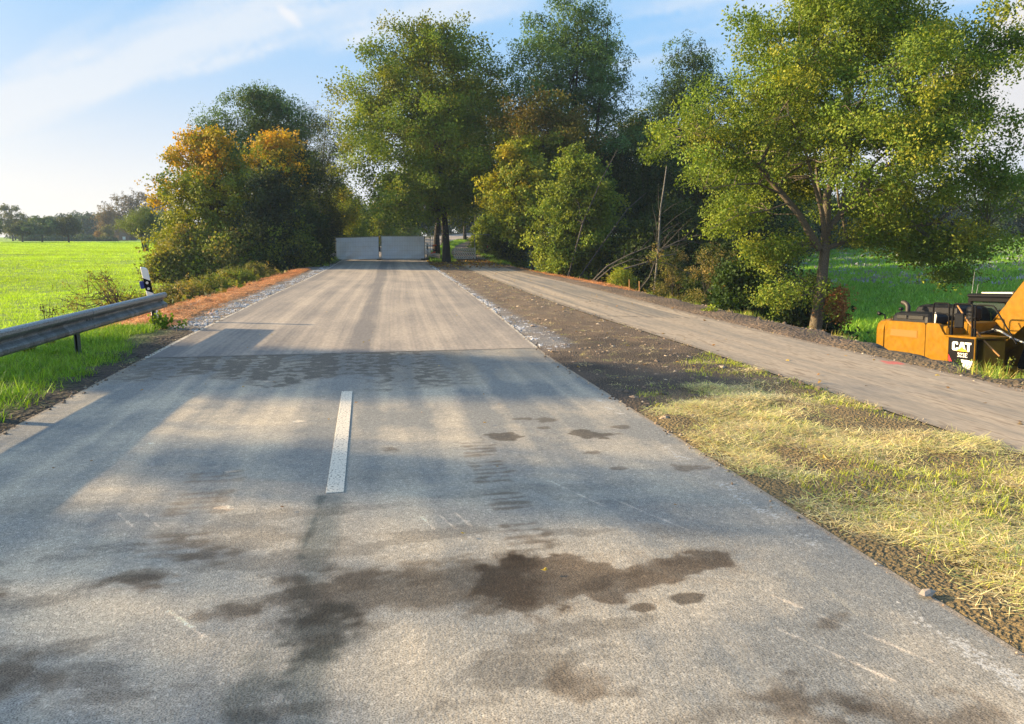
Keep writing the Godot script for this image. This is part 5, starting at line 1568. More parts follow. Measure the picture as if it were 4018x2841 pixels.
func build_fences() -> void:
	panel("left fence panel covered with pale bluish tarpaulin, hanging askew", Vector3(-2.38, 0.16, -63.6), Vector3(1.02, 0.26, -62.95), 1.84, true, 3)
	panel("right fence panel covered with pale bluish tarpaulin across the road", Vector3(1.20, 0.26, -62.9), Vector3(4.62, 0.26, -62.25), 1.88, true, 8)
	panel("bare wire fence panel running back beside the guardrail", Vector3(4.68, 0.30, -62.3), Vector3(5.42, 0.36, -65.6), 1.98, false, 1)
	panel("bare wire fence panel across the path behind the big oak", Vector3(5.45, 0.28, -64.15), Vector3(8.85, 0.26, -63.5), 2.02, false, 1)
	panel("last bare wire fence panel ending in the bushes right of the path", Vector3(8.9, 0.26, -63.5), Vector3(11.6, 0.24, -65.2), 2.0, false, 1)
	var cp = MB.new()
	cp.rbox(Vector3(0, 0.9, 0), Vector3(0.10, 0.42, 0.06), 0.01)
	var clampo = put(cp, "fence_coupling", M.black_paint)
	clampo.position = Vector3(1.11, 0.26, -62.86)
	tag(clampo, "dark coupling joining the two covered fence panels", "coupling")
	# plastic barrier with slanted slots
	var t = thing("plastic_barrier", "white plastic barrier with slanted slots blocking the path", "barrier", Vector3(7.12, 0.30, -63.25))
	t.rotation.y = -0.19
	var w = 1.78
	var bar = func(called: String, y: float, hh: float, d: float):
		var mb = MB.new()
		mb.rbox(Vector3(w / 2, y, 0), Vector3(w, hh, d), 0.012)
		put(mb, called, M.white_paint, t)
	bar.call("base_rail", 0.07, 0.07, 0.06)
	bar.call("lower_rail", 0.20, 0.06, 0.045)
	bar.call("middle_rail", 0.57, 0.06, 0.05)
	bar.call("panel_rail", 0.68, 0.045, 0.04)
	bar.call("panel_rail", 0.79, 0.05, 0.04)
	bar.call("top_rail", 0.90, 0.06, 0.05)
	for s in 2:
		var mb = MB.new()
		mb.rbox(Vector3(0.03 + s * (w - 0.06), 0.48, 0), Vector3(0.055, 0.92, 0.058), 0.012)
		put(mb, "side_frame", M.white_paint, t)
	for k in 9:
		var mb = MB.new()
		var x = 0.16 + k * 0.185
		mb.prism(PackedVector2Array([Vector2(x + 0.10, 0.23), Vector2(x + 0.20, 0.23), Vector2(x - 0.04, 0.54), Vector2(x - 0.12, 0.54)]), -0.018, 0.018)
		put(mb, "slat", M.white_paint, t)
	for r in 3:
		for k in 10:
			var mb = MB.new()
			mb.rbox(Vector3(0.12 + k * 0.172 + 0.05 * (r % 2), [0.135, 0.735, 0.845][r], 0), Vector3(0.07, 0.075, 0.035), 0.008)
			put(mb, "web", M.white_paint, t)
	for k in 4:
		var mb = MB.new()
		mb.rbox(Vector3(0.1 + k * 0.52, 0.955, 0), Vector3(0.03, 0.06, 0.03), 0.006)
		put(mb, "peg", M.white_paint, t)
	for s in 2:
		var mb = MB.new()
		mb.rbox(Vector3(0.3 + s * (w - 0.6), 0.01, 0), Vector3(0.35, 0.08, 0.55), 0.025)
		put(mb, "foot", M.rubber, t)
	var rb = MB.new()
	rb.rbox(Vector3.ZERO, Vector3(0.38, 0.12, 0.03), 0.01)
	for k in [[Vector3(5.62, 1.42, -64.5), "orange ribbon tied to the fence post by the dark oak trunk"], [Vector3(5.36, 0.86, -62.6), "orange ribbon on the curving guardrail"], [Vector3(10.2, 1.35, -64.2), "orange ribbon on the last wire fence panel"]]:
		var o = put(rb, "ribbon", M.orange_ribbon)
		o.position = k[0]
		o.rotation.z = 0.25
		tag(o, k[1], "ribbon", "orange ribbons on the fences")

# ---------------------------------------------------------------- excavator
# local axes: x away from the road (0 = the side that faces us), y up from its ground, z forward
func build_excavator() -> void:
	var t = thing("excavator", "yellow tracked excavator parked below the path at the right", "excavator", Vector3(14.0, -2.85, -17.0))
	t.rotation_degrees = Vector3(-3.2, 0, 0)
	var side = func(poly: Array, x0: float, x1: float) -> MB:      # polygon of [z, y], thickened in x
		var mb = MB.new()
		var pp = PackedVector2Array()
		for p in poly:
			pp.append(Vector2(p[0], p[1]))
		mb.prism(pp, x0, x1, Transform3D(Basis(Vector3(0, 0, 1), Vector3(0, 1, 0), Vector3(1, 0, 0)), Vector3.ZERO))
		return mb
	# counterweight, rounded in plan and at its upper edge
	var cw = MB.new()
	var rings = []
	for e in [[1.05, 0.06], [1.12, 0.0], [2.30, 0.0], [2.44, 0.03], [2.52, 0.10], [2.56, 0.22]]:
		var ring = []
		for k in 17:
			var a = PI * k / 16.0
			var x = 1.49 - cos(a) * (1.49 - e[1])
			var z = -1.62 - pow(sin(a), 0.55) * (0.62 - e[1]) - 0.55 * sin(a) * sin(a)
			ring.append(Vector3(x, e[0], z))
		rings.append(ring)
	cw.loft(rings)
	var cwn = put(cw, "counterweight", M.yellow_paint, t)
	for k in [[0.55, 2.62], [1.3, 2.66]]:
		var h = MB.new()
		h.tube([Vector3(k[0] - 0.08, 2.54, -1.95), Vector3(k[0] - 0.08, k[1], -1.95), Vector3(k[0] + 0.08, k[1], -1.95), Vector3(k[0] + 0.08, 2.54, -1.95)], [0.018, 0.018, 0.018, 0.018], 6)
		put(h, "lifting_eye", M.yellow_paint, cwn)
	var cam = MB.new()
	cam.tube([Vector3(0.30, 2.5, -1.95), Vector3(0.30, 2.68, -2.0), Vector3(0.22, 2.72, -2.05)], [0.02, 0.02, 0.02], 6)
	cam.lathe([[0.0, 0.06], [0.045, 0.055], [0.055, 0.0], [0.04, -0.06], [0.0, -0.065]], 10, Transform3D(Basis(Vector3.RIGHT, 1.9), Vector3(0.20, 2.72, -2.1)))
	put(cam, "work_lamp", M.black_plastic, t)
	cam = MB.new()
	cam.tube([Vector3(0.75, 2.5, -1.9), Vector3(0.75, 2.82, -1.9)], [0.02, 0.02], 6)
	cam.lathe([[0.0, 0.05], [0.045, 0.045], [0.05, -0.04], [0.0, -0.05]], 10, Transform3D(Basis(Vector3.RIGHT, 1.5), Vector3(0.75, 2.84, -1.92)))
	put(cam, "work_lamp", M.black_plastic, t)
	# body core and side panels
	var core = MB.new()
	core.rbox(Vector3(1.49, 1.72, -0.45), Vector3(2.86, 1.55, 2.25), 0.04)
	core.rbox(Vector3(1.49, 1.12, 0.3), Vector3(2.7, 0.22, 3.4), 0.03)
	put(core, "frame", M.yellow_paint, t)
	var door = func(called: String, poly: Array):
		return put(side.call(poly, 0.0, 0.09), called, M.yellow_paint, t)
	var d1 = door.call("rear_door", [[-1.57, 1.1], [-0.012, 1.1], [-0.012, 2.49], [-0.06, 2.55], [-1.52, 2.55], [-1.57, 2.50]])
	var gr = side.call([[-1.32, 2.15], [-0.30, 2.15], [-0.30, 2.33], [-1.32, 2.33]], -0.008, 0.004)
	var grn = put(gr, "grille", M.grill_paint, d1)
	door.call("middle_door", [[0.012, 1.1], [0.80, 1.1], [0.80, 2.26], [0.66, 2.29], [0.58, 2.37], [0.47, 2.53], [0.40, 2.555], [0.06, 2.555], [0.012, 2.50]])
	for dd in [[-1.57, -0.012], [0.012, 0.55]]:
		var crease = side.call([[dd[0] + 0.02, 2.12], [dd[1] - 0.02, 2.12], [dd[1] - 0.02, 2.125], [dd[0] + 0.02, 2.125]], -0.003, 0.001)
		put(crease, "crease", M.yellow_paint, d1)
	var panel_b = put(side.call([[0.815, 1.2], [1.62, 1.2], [1.62, 2.235], [0.815, 2.235]], 0.0, 0.09), "front_panel", M.black_paint, t)
	var deck = MB.new()
	deck.rbox(Vector3(0.45, 2.265, 1.18), Vector3(0.92, 0.05, 0.98), 0.012)
	deck.rbox(Vector3(0.008, 1.75, 1.645), Vector3(0.05, 1.05, 0.03), 0.008)
	deck.rbox(Vector3(0.60, 1.75, 1.1), Vector3(0.60, 0.90, 0.95), 0.02)
	put(deck, "deck", M.yellow_paint, t)
	# letters and marks on the front panel; u runs along z, towards the front of the machine
	var mark = func(called: String, polys: Array, m: Material, lift: float):
		var mb = MB.new()
		for poly in polys:
			var pp = PackedVector2Array()
			for p in poly:
				pp.append(Vector2(p[0], p[1]))
			mb.prism(pp, -lift, 0.002, Transform3D(Basis(Vector3(0, 0, 1), Vector3(0, 1, 0), Vector3(1, 0, 0)), Vector3.ZERO))
		put(mb, called, m, panel_b)
	var lx = func(x: float): return 0.93 + x * 0.60
	var ly = func(y: float): return 1.935 + y * 0.215
	var poly = func(a: Array):
		var r = []
		for p in a:
			r.append([lx.call(p[0]), ly.call(p[1])])
		return r
	mark.call("lettering", [
		poly.call([[0.06, 0.0], [0.27, 0.0], [0.31, 0.08], [0.31, 0.36], [0.21, 0.36], [0.21, 0.20], [0.13, 0.20], [0.13, 0.80], [0.21, 0.80], [0.21, 0.66], [0.31, 0.66], [0.31, 0.90], [0.27, 1.0], [0.06, 1.0], [0.0, 0.88], [0.0, 0.12]]),
		poly.call([[0.31, 0.0], [0.45, 1.0], [0.60, 1.0], [0.74, 0.0], [0.62, 0.0], [0.59, 0.16], [0.53, 0.74], [0.47, 0.16], [0.43, 0.0]]),
		poly.call([[0.80, 0.0], [0.92, 0.0], [0.92, 0.78], [1.0, 0.78], [1.0, 1.0], [0.66, 1.0], [0.66, 0.78], [0.80, 0.78]])], M.white_paint, 0.004)
	mark.call("triangle", [poly.call([[0.20, -0.04], [0.86, -0.04], [0.53, 0.42]])], M.decal_yellow, 0.007)
	mark.call("red_corner", [[[0.818, 1.83], [1.06, 1.50], [0.818, 1.50]]], M.red_paint, 0.004)
	mark.call("chevron", [[[1.23, 1.73], [1.32, 1.73], [1.43, 1.52], [1.54, 1.73], [1.60, 1.73], [1.49, 1.42], [1.38, 1.42]], [[1.33, 1.73], [1.53, 1.73], [1.43, 1.55]]], M.white_paint, 0.004)
	var tm = TextMesh.new()
	var sf = SystemFont.new()
	sf.font_names = PackedStringArray(["Droid Serif"])
	sf.font_weight = 700
	tm.font = sf
	tm.text = "323E"
	tm.font_size = 32
	tm.pixel_size = 0.0043
	tm.depth = 0.006
	var num = put(tm, "model_number", M.white_paint, panel_b)
	num.rotation.y = -PI / 2
	num.position = Vector3(-0.003, 1.835, 1.27)
	# hoods
	var hood = func(called: String, x0: float, x1: float, z0: float, z1: float, y0: float, y1: float):
		var mb = MB.new()
		var rr = []
		for e in [[0.0, 0.0], [0.55, 0.02], [0.86, 0.07], [1.0, 0.17]]:
			var ring = []
			var cr = 0.14
			for c in [[1, 1], [0, 1], [0, 0], [1, 0]]:
				for q in 4:
					var a = PI * 0.5 * q / 3.0 + PI * 0.5 * [0, 1, 2, 3][[[1, 1], [0, 1], [0, 0], [1, 0]].find(c)]
					var cx = lerpf(x0 + cr, x1 - cr, c[0])
					var cz = lerpf(z0 + cr, z1 - cr, c[1])
					ring.append(Vector3(cx + cos(a) * maxf(cr - e[1] * 0.8, 0.02) - (c[0] * 2 - 1) * e[1] * 0.25, lerpf(y0, y1, e[0]), cz + sin(a) * maxf(cr - e[1] * 0.8, 0.02) - (c[1] * 2 - 1) * e[1] * 0.6))
			rr.append(ring)
		mb.loft(rr)
		return put(mb, called, M.black_plastic, t)
	var h1 = hood.call("near_hood", 0.10, 0.78, -1.50, -0.02, 2.545, 2.80)
	var h2 = hood.call("far_hood", 0.84, 1.90, -1.62, 0.10, 2.50, 2.97)
	for k in [[-1.22, -0.84], [-0.76, -0.22]]:
		var w = MB.new()
		w.rbox(Vector3(0.10, 2.665, (k[0] + k[1]) * 0.5), Vector3(0.02, 0.10, k[1] - k[0]), 0.008)
		put(w, "vent", M.rubber, h1)
	for k in 4:
		var w = MB.new()
		w.rbox(Vector3(1.37, 2.972, -1.25 + k * 0.34), Vector3(0.7, 0.02, 0.20), 0.008)
		put(w, "rib", M.black_plastic, h2)
	var ex = MB.new()
	ex.tube([Vector3(0.42, 2.78, -1.22), Vector3(0.42, 2.93, -1.22), Vector3(0.42, 2.99, -1.27), Vector3(0.42, 3.03, -1.36), Vector3(0.42, 3.04, -1.44)], [0.062, 0.062, 0.062, 0.060, 0.060], 12)
	put(ex, "exhaust_pipe", M.steel_dark, t)
	# tank behind the rails, deck steps
	var tank = MB.new()
	tank.rbox(Vector3(0.95, 2.42, 0.48), Vector3(0.85, 0.36, 0.80), 0.03)
	tank.rbox(Vector3(0.95, 2.66, 0.28), Vector3(0.3, 0.12, 0.22), 0.02)
	put(tank, "tank", M.yellow_paint, t)
	var filt = MB.new()
	filt.lathe([[0.0, 0.40], [0.14, 0.38], [0.17, 0.33], [0.17, 0.10], [0.13, 0.07], [0.13, 0.0]], 16, Transform3D(Basis(), Vector3(0.95, 2.58, 0.50)))
	put(filt, "air_filter", M.black_plastic, t)
	# handrails
	var rail = func(pts: Array, r := 0.021):
		var mb = MB.new()
		var pp = []
		var rr = []
		for i in pts.size():
			if i == 0 or i == pts.size() - 1:
				pp.append(pts[i]); rr.append(r)
			else:
				var a = pts[i] + (pts[i - 1] - pts[i]).normalized() * 0.07
				var b = pts[i] + (pts[i + 1] - pts[i]).normalized() * 0.07
				pp.append_array([a, pts[i].lerp(a.lerp(b, 0.5), 0.45), b])
				rr.append_array([r, r, r])
		mb.tube(pp, rr, 7)
		return put(mb, "handrail", M.black_paint, t)
	rail.call([Vector3(0.12, 2.54, 0.10), Vector3(0.12, 3.06, 0.10), Vector3(0.12, 3.06, 0.64), Vector3(0.12, 2.28, 0.64)])
	rail.call([Vector3(0.12, 2.80, 0.10), Vector3(0.12, 2.80, 0.64)], 0.015)
	rail.call([Vector3(0.10, 2.28, 0.76), Vector3(0.10, 3.06, 0.80), Vector3(0.10, 3.06, 1.40), Vector3(0.10, 2.28, 1.42)])
	rail.call([Vector3(0.10, 2.80, 0.79), Vector3(0.10, 2.80, 1.41)], 0.015)
	rail.call([Vector3(0.10, 2.28, 1.50), Vector3(0.10, 3.04, 1.50), Vector3(0.14, 3.04, 1.98), Vector3(0.18, 2.20, 2.62)], 0.018)
	for k in [[0.64, 2.2], [0.76, 2.2], [1.42, 2.2], [1.50, 2.2]]:
		var mb = MB.new()
		mb.tube([Vector3(0.11, 2.28, k[0]), Vector3(0.11, 2.48, k[0])], [0.034, 0.030], 8)
		put(mb, "rail_socket", M.black_paint, t)
	var mir = MB.new()
	mir.rbox(Vector3(0.0, 2.66, 1.12), Vector3(0.05, 0.36, 0.22), 0.024, Basis(Vector3.UP, 0.5))
	mir.tube([Vector3(0.03, 2.70, 1.16), Vector3(0.12, 2.74, 1.48)], [0.010, 0.010], 5)
	put(mir, "mirror", M.black_plastic, t)
	mir = MB.new()
	mir.rbox(Vector3(0.16, 2.66, 0.12), Vector3(0.04, 0.30, 0.20), 0.02, Basis(Vector3.UP, -0.5) * Basis(Vector3.RIGHT, 0.6))
	put(mir, "mirror", M.reflector, t)
	var rake = MB.new()
	rake.tube([Vector3(0.02, 3.02, 1.02), Vector3(0.10, 2.62, 1.30), Vector3(0.28, 2.15, 1.66), Vector3(0.42, 1.86, 1.92)], [0.020, 0.020, 0.020, 0.020], 7)
	put(rake, "tool_handle", M.wood, t)
	# cab on the far side
	var cabf = MB.new()
	var c0 = Vector3(1.95, 1.35, -0.75)
	var c1 = Vector3(2.95, 3.16, 1.05)
	for x in [c0.x, c1.x]:
		for z in [c0.z, c1.z]:
			cabf.rbox(Vector3(x, (c0.y + c1.y) * 0.5, z), Vector3(0.10, c1.y - c0.y, 0.12), 0.02)
		cabf.rbox(Vector3(x, c0.y + 0.30, (c0.z + c1.z) * 0.5), Vector3(0.094, 0.6, c1.z - c0.z), 0.02)
		cabf.rbox(Vector3(x, c1.y - 0.05, (c0.z + c1.z) * 0.5), Vector3(0.097, 0.12, c1.z - c0.z), 0.02)
		cabf.rbox(Vector3(x, (c0.y + c1.y) * 0.5, 0.45), Vector3(0.06, c1.y - c0.y, 0.07), 0.015)
	for z in [c0.z, c1.z]:
		cabf.rbox(Vector3((c0.x + c1.x) * 0.5, c1.y - 0.05, z), Vector3(c1.x - c0.x, 0.117, 0.09), 0.02)
		cabf.rbox(Vector3((c0.x + c1.x) * 0.5, c0.y + 0.25, z), Vector3(c1.x - c0.x, 0.5, 0.09), 0.02)
	var cab = put(cabf, "cab", M.black_paint, t)
	var roof = MB.new()
	roof.rbox(Vector3((c0.x + c1.x) * 0.5, c1.y + 0.055, 0.15), Vector3(1.16, 0.11, 2.0), 0.045)
	put(roof, "cab_roof", M.black_plastic, cab)
	roof = MB.new()
	roof.rbox(Vector3(2.45, c1.y + 0.125, 0.12), Vector3(0.8, 0.04, 1.3), 0.015)
	put(roof, "roof_hatch", M.reflector, cab)
	for w in [[Vector3(1.95, 2.45, -0.15), Vector3(0.012, 1.15, 1.05)], [Vector3(1.95, 2.45, 0.75), Vector3(0.012, 1.15, 0.50)], [Vector3(2.95, 2.45, 0.15), Vector3(0.012, 1.15, 1.65)], [Vector3(2.45, 2.45, 1.05), Vector3(0.9, 1.15, 0.012)], [Vector3(2.45, 2.45, -0.75), Vector3(0.9, 1.15, 0.012)]]:
		var g = MB.new()
		g.rbox(w[0], w[1])
		put(g, "window", M.glass, cab)
	var seat = MB.new()
	seat.rbox(Vector3(2.45, 1.85, 0.0), Vector3(0.5, 0.16, 0.5), 0.05)
	seat.rbox(Vector3(2.45, 2.32, -0.25), Vector3(0.46, 0.85, 0.14), 0.05, Basis(Vector3.RIGHT, -0.12))
	seat.rbox(Vector3(2.45, 2.82, -0.31), Vector3(0.28, 0.18, 0.10), 0.03)
	put(seat, "seat", M.rubber, cab)
	for k in [[Vector3(2.0, 3.1, -0.80), 0.75], [Vector3(2.06, 3.1, -0.72), 0.42]]:
		var mb = MB.new()
		mb.tube([k[0], k[0] + Vector3(0.02, k[1], 0.05)], [0.011, 0.005], 5)
		put(mb, "antenna", M.zinc, cab)
	# boom: swept plate box, bent over outside the frame, with stick and bucket on the ground
	var prof = func(z: float, y: float, hh: float, ang: float) -> Array:
		var up = Vector3(0, cos(ang), -sin(ang))
		var cc = Vector3(1.50, y, z)
		return [cc + up * hh + Vector3(-0.23, 0, 0), cc + up * hh + Vector3(0.23, 0, 0), cc - up * hh + Vector3(0.23, 0, 0), cc - up * hh + Vector3(-0.23, 0, 0)]
	var bm = MB.new()
	bm.loft([prof.call(0.55, 1.85, 0.16, 0.84), prof.call(0.85, 2.18, 0.27, 0.82), prof.call(1.45, 2.84, 0.38, 0.80), prof.call(2.20, 3.62, 0.44, 0.68), prof.call(2.80, 4.20, 0.46, 0.32), prof.call(3.40, 4.32, 0.42, 0.0), prof.call(4.60, 4.12, 0.32, -0.22), prof.call(5.60, 3.85, 0.20, -0.25)])
	var boom = put(bm, "boom", M.yellow_paint, t)
	for k in [[0.46, 0.04, 0.030], [0.40, -0.10, 0.030], [0.46, 0.18, 0.024], [0.36, -0.19, 0.026]]:
		var mb = MB.new()
		var pts = []
		var rr = []
		for p in [[0.75, 2.07, 0.82], [1.05, 2.40, 0.82], [1.45, 2.84, 0.80], [2.2, 3.62, 0.68], [2.75, 4.12, 0.4]]:
			pts.append(Vector3(1.50 + k[1], p[1], p[0]) + Vector3(0, cos(p[2]), -sin(p[2])) * (k[0] + 0.02 * sin(p[0] * 5.0 + k[1] * 20.0)))
			rr.append(k[2])
		mb.tube(pts, rr, 8)
		put(mb, "hydraulic_pipe", M.yellow_paint, boom)
	for z in [1.15, 1.6, 2.0]:
		var mb = MB.new()
		var y = 2.84 + (z - 1.45) * 1.04
		mb.rbox(Vector3(1.5, y, z) + Vector3(0, cos(0.74), -sin(0.74)) * 0.44, Vector3(0.44, 0.07, 0.06), 0.012, Basis(Vector3.RIGHT, -0.74))
		put(mb, "pipe_clamp", M.steel_dark, boom)
	for side_x in [1.18, 1.82]:
		var cyl = MB.new()
		cyl.tube([Vector3(side_x, 1.55, 1.75), Vector3(side_x, 2.35, 2.05), Vector3(side_x, 2.9, 2.25)], [0.085, 0.085, 0.085], 10)
		cyl.tube([Vector3(side_x, 2.9, 2.25), Vector3(side_x, 3.75, 2.55)], [0.045, 0.045], 8)
		put(cyl, "boom_cylinder", M.black_paint, t)
	var foot = MB.new()
	foot.rbox(Vector3(1.20, 1.75, 0.75), Vector3(0.06, 0.75, 0.9), 0.02)
	foot.rbox(Vector3(1.80, 1.75, 0.75), Vector3(0.06, 0.75, 0.9), 0.02)
	foot.rbox(Vector3(1.5, 1.35, 1.0), Vector3(0.9, 0.3, 1.5), 0.03)
	put(foot, "boom_bracket", M.yellow_paint, t)
	var hose = MB.new()
	hose.tube([Vector3(1.0, 2.42, 1.05), Vector3(0.95, 2.40, 1.35), Vector3(1.0, 2.25, 1.62), Vector3(1.1, 2.15, 1.90), Vector3(1.15, 2.22, 2.12), Vector3(1.2, 2.48, 2.18), Vector3(1.22, 2.80, 1.98), Vector3(1.24, 3.02, 1.80), Vector3(1.3, 3.10, 1.72)], [0.028, 0.028, 0.028, 0.028, 0.028, 0.028, 0.028, 0.028, 0.028], 8)
	put(hose, "hose", M.zinc, t)
	for k in 3:
		var hs = MB.new()
		hs.tube([Vector3(0.75 + k * 0.12, 2.32, 0.9), Vector3(0.9 + k * 0.1, 2.42, 1.2), Vector3(1.12 + k * 0.05, 2.45, 1.0), Vector3(1.3, 2.5 + 0.03 * k, 0.75)], [0.02, 0.02, 0.02, 0.02], 6)
		put(hs, "hose", M.rubber, t)
	var stick = MB.new()
	stick.loft([prof.call(5.25, 4.35, 0.14, -1.2), prof.call(5.55, 3.85, 0.28, -1.35), prof.call(5.70, 2.6, 0.22, -1.5), prof.call(5.75, 1.35, 0.14, -1.55)])
	put(stick, "stick", M.yellow_paint, t)
	var bucket = MB.new()
	var bk = PackedVector2Array()
	for k in 9:
		var a = lerpf(-0.2, PI * 1.05, k / 8.0)
		bk.append(Vector2(5.60 + 0.58 * cos(a + 0.5), 0.75 - 0.62 * sin(a - 0.4) * 0.9))
	bucket.prism(bk, 0.9, 2.1, Transform3D(Basis(Vector3(0, 0, 1), Vector3(0, 1, 0), Vector3(1, 0, 0)), Vector3.ZERO))
	put(bucket, "bucket", M.steel_dark, t)
	# running gear
	for x in [0.30, 2.68]:
		var tr = MB.new()
		var pl = PackedVector2Array()
		for k in 24:
			var a = TAU * k / 24.0
			pl.append(Vector2((1.45 if cos(a) > 0 else -1.45) + 0.40 * cos(a) - 0.1, 0.44 + 0.42 * sin(a)))
		tr.prism(pl, x - 0.29, x + 0.29, Transform3D(Basis(Vector3(0, 0, 1), Vector3(0, 1, 0), Vector3(1, 0, 0)), Vector3.ZERO))
		var trn = put(tr, "track", M.steel_dark, t)
		for k in 16:
			var sh = MB.new()
			sh.rbox(Vector3(x, 0.875, -1.5 + k * 0.19), Vector3(0.6, 0.03, 0.05), 0.006)
			put(sh, "track_shoe", M.steel_dark, trn)
	var ub = MB.new()
	ub.rbox(Vector3(1.49, 0.62, -0.1), Vector3(1.9, 0.4, 1.4), 0.05)
	ub.lathe([[0.0, 0.35], [0.62, 0.35], [0.62, 0.0], [0.0, 0.0]], 24, Transform3D(Basis(), Vector3(1.49, 0.75, -0.1)))
	put(ub, "undercarriage", M.black_paint, t)

# ---------------------------------------------------------------- the rest
func weed(label: String, at: Vector2, h: float, spread: float, stalks: int, cols: Array, leaf: String, per: int, sd: int, stem_col: Color) -> void:
	rng.seed = sd
	var b = Vector3(at.x, ground(at.x, at.y) - 0.03, at.y)
	var t = thing("weed_plant", label, "plant", b, "wild plants along the banks")
	var mb = MB.new()
	mb.col = stem_col
	var xf = []
	var cl = []
	for k in stalks:
		var a = rng.randf() * TAU
		var d = rng.randf() * spread
		var hh = h * rng.randf_range(0.55, 1.1)
		var p0 = Vector3(cos(a) * d * 0.5, 0, sin(a) * d * 0.5)
		var p2 = Vector3(cos(a) * d * 1.4 + rng.randfn() * 0.05, hh, sin(a) * d * 1.4 + rng.randfn() * 0.05)
		var p1 = p0.lerp(p2, 0.5) + Vector3(rng.randfn(), 0, rng.randfn()) * 0.03
		mb.tube([p0, p1, p2], [0.005, 0.004, 0.002], 4)
		for q in per:
			var f = rng.randf_range(0.15, 1.0)
			xf.append(Transform3D(rot_any() * Basis.from_scale(Vector3.ONE * rng.randf_range(0.3, 0.6)), p0.lerp(p1, minf(1.0, f * 2.0)) if f < 0.5 else p1.lerp(p2, f * 2.0 - 1.0)))
			cl.append(pick(cols))
	put(mb, "stem", M.bark, t)
	if xf.size():
		scatter("foliage", leaf_cluster_for(leaf), M.leaf, xf, cl, t)

